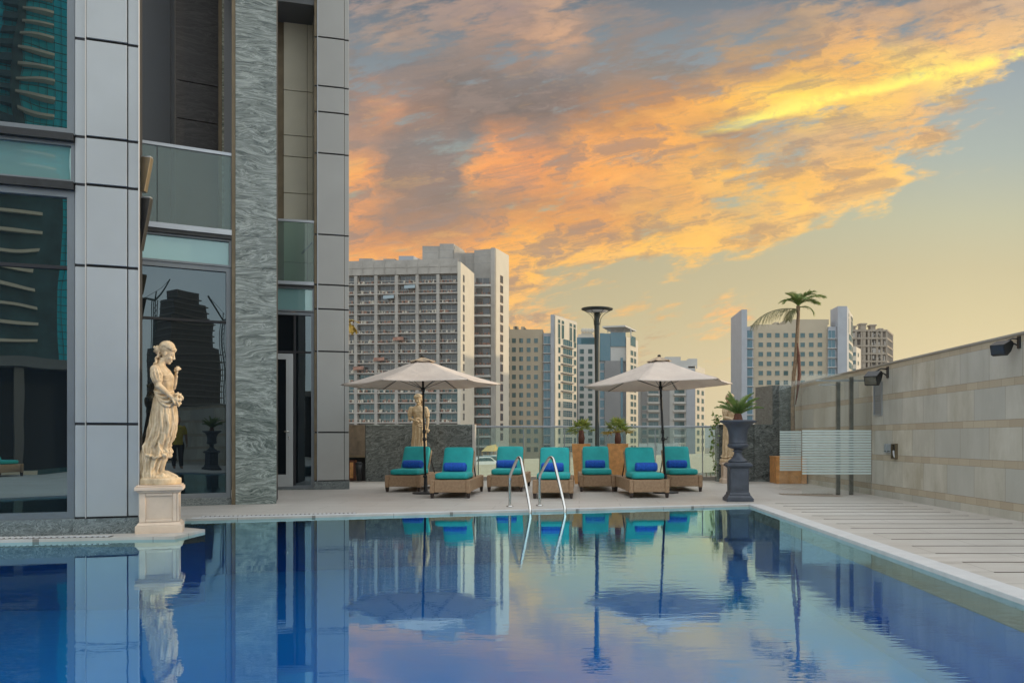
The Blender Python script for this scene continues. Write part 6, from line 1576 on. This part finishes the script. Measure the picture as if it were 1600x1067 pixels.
def car(x, y, z, rz, col, label):
    r = thing('parked_car', (x,y,z), label, 'car', 'cars on the overpass', rz)
    m = pmat('car_paint', col, .3, .2, coat=.5)
    pr_ = [(-2.1,.35),(-2.15,.75),(-1.9,.95),(-1.3,1.0),(-.75,1.42),(.65,1.45),(1.35,.98),(2.0,.88),(2.15,.6),(2.1,.35)]
    mb = MB(); n = len(pr_); mb.add([(a,-.85,b) for a,b in pr_]+[(a,.85,b) for a,b in pr_], [tuple(range(n))[::-1],tuple(range(n,2*n))]+[(i,(i+1)%n,n+(i+1)%n,n+i) for i in range(n)]); mb.build('body', m, r, world=False, bevel=.06)
    mb = MB(); mb.add([(-.72,-.86,1.36),(.60,-.86,1.38),(1.10,-.86,1.02),(-1.12,-.86,1.03),(-.72,-.87,1.36),(.60,-.87,1.38),(1.10,-.87,1.02),(-1.12,-.87,1.03)],[(4,5,6,7)[::-1],(0,1,5,4),(3,2,1,0)]); mb.build('side_window', M['glass_city'], r, world=False)
    for a in (-1.3,1.3):
        for b in (-.8,.8): mb = MB(); mb.smooth = True; mb.tube([(a,b-.1,.33),(a,b+.1,.33)], .33, 16); mb.build('wheel', M['black'], r, world=False)
for i, (px_, Y, c_, lb) in enumerate(((751,84,(.7,.7,.7),'white car on the overpass nearest the granite wall end'),(760,88,(.10,.2,.25),'dark blue car on the overpass behind the white one'),(770,91,(.75,.74,.68),'cream car on the overpass between two teal loungers'))):
    car(X(px_,Y), Y, -2.22+.02*i, R(40), c_, lb)
M['yellow_tarp'] = pmat('ochre_cloth', (.50,.35,.13), .8, var=.2, vscale=.5)
r = thing('ochre_tent', (X(762,120),120,-2), 'ochre cloth shade tent seen through the glass fence beside the granite wall', 'tent')
D = 120.; mb = MB(); mb.add([(X(752,D),D,zy(705,D)),(X(772,D),D,zy(705,D)),(X(770,D),D+4,zy(694,D)),(X(756,D),D+4,zy(697,D)),(X(752,D),D+8,zy(705,D)),(X(772,D),D+8,zy(704,D))],[(0,1,2,3),(3,2,5,4),(0,3,4),(1,5,2),(0,4,5,1)]); mb.build('canopy', M['yellow_tarp'], r)
for a in (753,771):
    for b in (.3,7.6): mb = MB(); mb.tube([(X(a,D),D+b,GZ),(X(a,D),D+b,zy(705,D))], .12, 6); mb.build('pole', M['bark'], r)
r = thing('site_hoarding', (X(1035,150),150,GZ), 'row of pale blue grey hoarding panels beyond the fence under the right parasol', 'hoarding')
D = 150.
for k in range(5): mb = MB(); a = 998+14.2*k; mb.box(X(a,D)+.05,X(a+14,D)-.05,D,D+.3,GZ,zy(692.5,D)); mb.build('panel', M['t_blueg' if 0 else 't_white'], r)
r = thing('site_cabin', (X(1067,148),148,GZ), 'small yellow cabin at the end of the pale hoarding', 'cabin')
D = 148.; mb = MB(); mb.box(X(1062.5,D),X(1071,D),D,D+2,GZ,zy(693,D)); mb.build('wall', M['t_cream'], r); mb = MB(); mb.box(X(1062,D),X(1071.6,D),D-.2,D+2.2,zy(692.9,D),zy(691.8,D)); mb.build('roof', M['t_cream'], r)
for a in (1064.5,1067.5): mb = MB(); mb.box(X(a,D),X(a+1.8,D),D-.03,D-.001,zy(699,D),zy(695,D)); mb.build('window', M['glass_city'], r)
# ------------------------------------------------------------------ what the windows mirror: the city behind the camera
M['b_teal'] = glassmat('teal_curtain_wall', (.3,.8,.9), (.015,.46,.66), .06, 0)
M['b_dark'] = pmat('dark_facade', (.03,.085,.105), .5, var=.4, vscale=.3)
M['b_white'] = pmat('white_balcony_edge', (.62,.58,.50), .7)
M['b_dteal'] = glassmat('dark_teal_curtain_wall', (.3,.6,.7), (.01,.09,.12), .1, 0)
r = thing('teal_glass_tower', (13,-197,GZ), 'teal glass tower with curved pale balconies, mirrored in the upper left window', 'building')
x0,x1,yb = 2., 21.6, -195.
mb = MB(); mb.prism([(x0,yb),(x1,yb),(x1,yb-18),(x0,yb-18)], 12, 125); mb.build('curtain_wall', M['b_teal'], r)
mb = MB(); mb.prism([(x0,yb),(x1,yb),(x1,yb-18),(x0,yb-18)], GZ, 11.9); mb.build('lower_wall', M['b_dteal'], r)
mb = MB()
for i in range(78): mb.box(x0,x1,yb+.001,yb+.06,-8+1.7*i,-7.88+1.7*i)
for i in range(14): mb.box(x0+1.4*i,x0+1.4*i+.08,yb+.061,yb+.1,GZ,124)
mb.build('mullions', M['b_dark'], r)
mb = MB(); mb.prism([(11.2,yb+.02),(13.0,yb+.02),(13.0,yb+.5),(11.2,yb+.5)], GZ, 125); mb.build('stair_core', M['b_dark'], r)
for i in range(42):
    z = -6+3.1*i; mb = MB()
    k = 9; pts = [(lerp(12.2,18.6,j/k), yb+.75+1.6*sin(pi*(j/k)*.5+.2)) for j in range(k+1)]
    mb.prism(pts+[(18.6,yb+.01),(12.2,yb+.01)], z, z+.5); mb.build('balcony', M['b_white'], r)
    mb = MB(); mb.prism([(8.6,yb+.02),(11.15,yb+.02),(11.15,yb+2.2),(8.6,yb+1.4)], z, z+1.3); mb.build('dark_balcony', M['b_dark'], r)
r = thing('dark_tower', (8,-150,GZ), 'dark office tower behind the pool, mirrored low in the left window', 'building')
mb = MB(); mb.box(-14,13.6,-165,-147,GZ,46); mb.build('wall', M['b_dark'], r)
mb = MB()
for i in range(22): mb.box(-10,10.6,-146.99,-146.2,-8+3.1*i if i < 17 else 44,-7.5+3.1*i if i < 17 else 44.3)
mb.build('floor_bands', M['b_white'], r)
r = thing('construction_tower', (241,-400,GZ), 'dark tower under construction with stepped top, mirrored in the window behind the large statue', 'building')
for (a,b,h) in ((226,257,50),(229,254,66),(232,250,75),(236,247,81)):
    mb = MB(); mb.box(a,b,-415,-400+.1*(75-h),GZ,h); mb.build('core', M['t_core'], r)
    mb = MB()
    for i in range(int((h+10)/3.4)): mb.box(a-.8,b+.8,-414,-399+.1*(75-h),GZ+3.4*i+2,GZ+3.4*i+2.6)
    mb.build('floor_slabs', M['t_grey2'], r)
for cx_, cy_, h, s_ in ((220,-398,72,1),(262,-402,68,-1)):
    r = thing('tower_crane', (cx_,cy_,GZ), 'dark tower crane %s of the unfinished tower mirrored in the window' % ('left' if s_ > 0 else 'right'), 'crane')
    mb = MB()
    for a in (-.8,.8):
        for b in (-.8,.8): mb.tube([(cx_+a,cy_+b,GZ),(cx_+a,cy_+b,h)], .22, 5)
    for i in range(int((h+10)/2.5)): z = GZ+2.5*i; mb.tube([(cx_-.8,cy_+.8,z),(cx_+.8,cy_+.8,z+2.5)], .14, 4)
    mb.build('mast', M['b_dark'], r); mb = MB()
    mb.tube([(cx_,cy_,h),(cx_+s_*9,cy_,h+13)], .5, 5); mb.tube([(cx_,cy_,h),(cx_-s_*5,cy_,h+1)], .6, 5); mb.tube([(cx_,cy_,h),(cx_,cy_,h+5)], .3, 5); mb.tube([(cx_-s_*5,cy_,h+1),(cx_,cy_,h+5),(cx_+s_*9,cy_,h+13)], .12, 4)
    mb.build('jib', M['b_dark'], r)
# low pavilion and furniture behind the camera, seen only in the dark glass
r = thing('pool_pavilion', (0,-16,0), 'dark low pavilion behind the photographer, mirrored in the lower left windows', 'building')
mb = MB(); mb.box(-14,6,-18.0,-12.6,0,3.2); mb.build('wall', M['dark_in'], r); mb = MB(); mb.box(-14.5,6.5,-18.5,-11.9,3.21,3.5); mb.build('roof', M['t_slate'], r)
for k in range(7): mb = MB(); x = -13+3*k; mb.box(x-.12,x+.12,-12.25,-12.0,0,3.2); mb.build('post', M['t_grey2'], r)
u2 = copy_tree(UR); u2.location = (3.0,-1.0,0); u2['label'] = 'second dark urn, mirrored in the window right of the large statue'
sg = [o for o in bpy.data.objects if o.name == 'sago_palm'][0]; s_2 = copy_tree(sg); s_2.location = (3.0,-1.0,URTOP); s_2['label'] = 'sago palm in the second urn mirrored beside the large statue'
# person in a yellow shirt behind the camera
def person(loc, rz):
    r = thing('person', loc, 'person in a yellow shirt and dark trousers, mirrored in the window by the large statue', 'person', rz=rz)
    M['skin'] = pmat('skin', (.30,.16,.10), .5); M['yellow'] = pmat('yellow_shirt', (.55,.42,.05), .8, var=.15, vscale=8); M['navy'] = pmat('dark_trousers', (.03,.03,.035), .8); M['hair'] = pmat('black_hair', (.01,.009,.008), .6)
    b = MB(); E = b.ell
    def limb(pts, rad): b.tube(pts, rad, 12); [E(p, (q*.98,)*3) for p, q in zip(pts, rad)]
    for s_ in (-1,1):
        limb([(s_*.10,0,.92),(s_*.11,.02,.50),(s_*.12,0,.09)], [.085,.058,.042]); b.tube([(s_*.12,.06,.05),(s_*.12,-.06,.045),(s_*.125,-.16,.03)], [.042,.042,.03], 10)
        limb([(s_*.19,0,1.42),(s_*.25,.0,1.14),(s_*.26,-.06,.90)], [.055,.042,.030]); E((s_*.262,-.075,.83), (.022,.035,.05))
        for i in range(4): b.tube([(s_*.262,-.045-.018*i,.80),(s_*.262,-.05-.018*i,.76),(s_*.255,-.055-.018*i,.725)], [.009,.008,.007], 6)
        b.tube([(s_*.25,-.10,.84),(s_*.245,-.125,.80),(s_*.245,-.13,.77)], [.011,.010,.008], 6)
    b.tube([(0,0,.88),(0,0,1.05),(0,0,1.25),(0,0,1.42),(0,0,1.47)], [.15,.135,.165,.15,.06], 18); b.tube([(0,0,1.42),(0,-.01,1.58)], [.055,.052], 12)
    E((0,-.01,1.645), (.075,.092,.11)); E((0,-.10,1.63), (.012,.02,.02)); E((0,-.095,1.60), (.025,.012,.008)); [E((s_*.03,-.09,1.655), (.012,.01,.008)) for s_ in (-1,1)]; [E((s_*.077,0,1.64), (.012,.02,.03)) for s_ in (-1,1)]
    o = b.build('body', M['skin'], r, world=False); remesh(o, .012, 1)
    b = MB(); b.tube([(0,0,.86),(0,0,1.05),(0,0,1.25),(0,0,1.41),(0,0,1.475)], [.175,.155,.185,.17,.075], 20)
    for s_ in (-1,1): b.tube([(s_*.15,0,1.42),(s_*.20,0,1.36),(s_*.235,0,1.18)], [.075,.072,.062], 12)
    o = b.build('shirt', M['yellow'], r, world=False); remesh(o, .014, 2)
    b = MB()
    for s_ in (-1,1): b.tube([(s_*.09,0,.95),(s_*.105,.0,.85),(s_*.112,.02,.50),(s_*.12,0,.08)], [.09,.105,.08,.062], 14)
    o = b.build('trousers', M['navy'], r, world=False); remesh(o, .014, 1)
    b = MB(); b.smooth = True; b.ell((0,.012,1.672), (.082,.095,.098)); o = b.build('hair', M['hair'], r, world=False)
person((2.45,-2.0,0), R(200))

# ------------------------------------------------------------------ warm evening haze
hz = bpy.data.materials.new('evening_haze'); hz.use_nodes = True; T = NT(hz.node_tree); T.n.clear()
ho = T.new('ShaderNodeOutputMaterial'); pv = T.new('ShaderNodeVolumePrincipled'); pv.inputs['Color'].default_value = (.86,.84,.80,1); pv.inputs['Density'].default_value = .00018; pv.inputs['Anisotropy'].default_value = .2
T.l.new(pv.outputs[0], ho.inputs['Volume'])
mb = MB(); mb.box(-700,700,-600,1600,-11,130); o = mb.build('haze', hz); tag(o, kind='stuff'); o.display_type = 'WIRE'
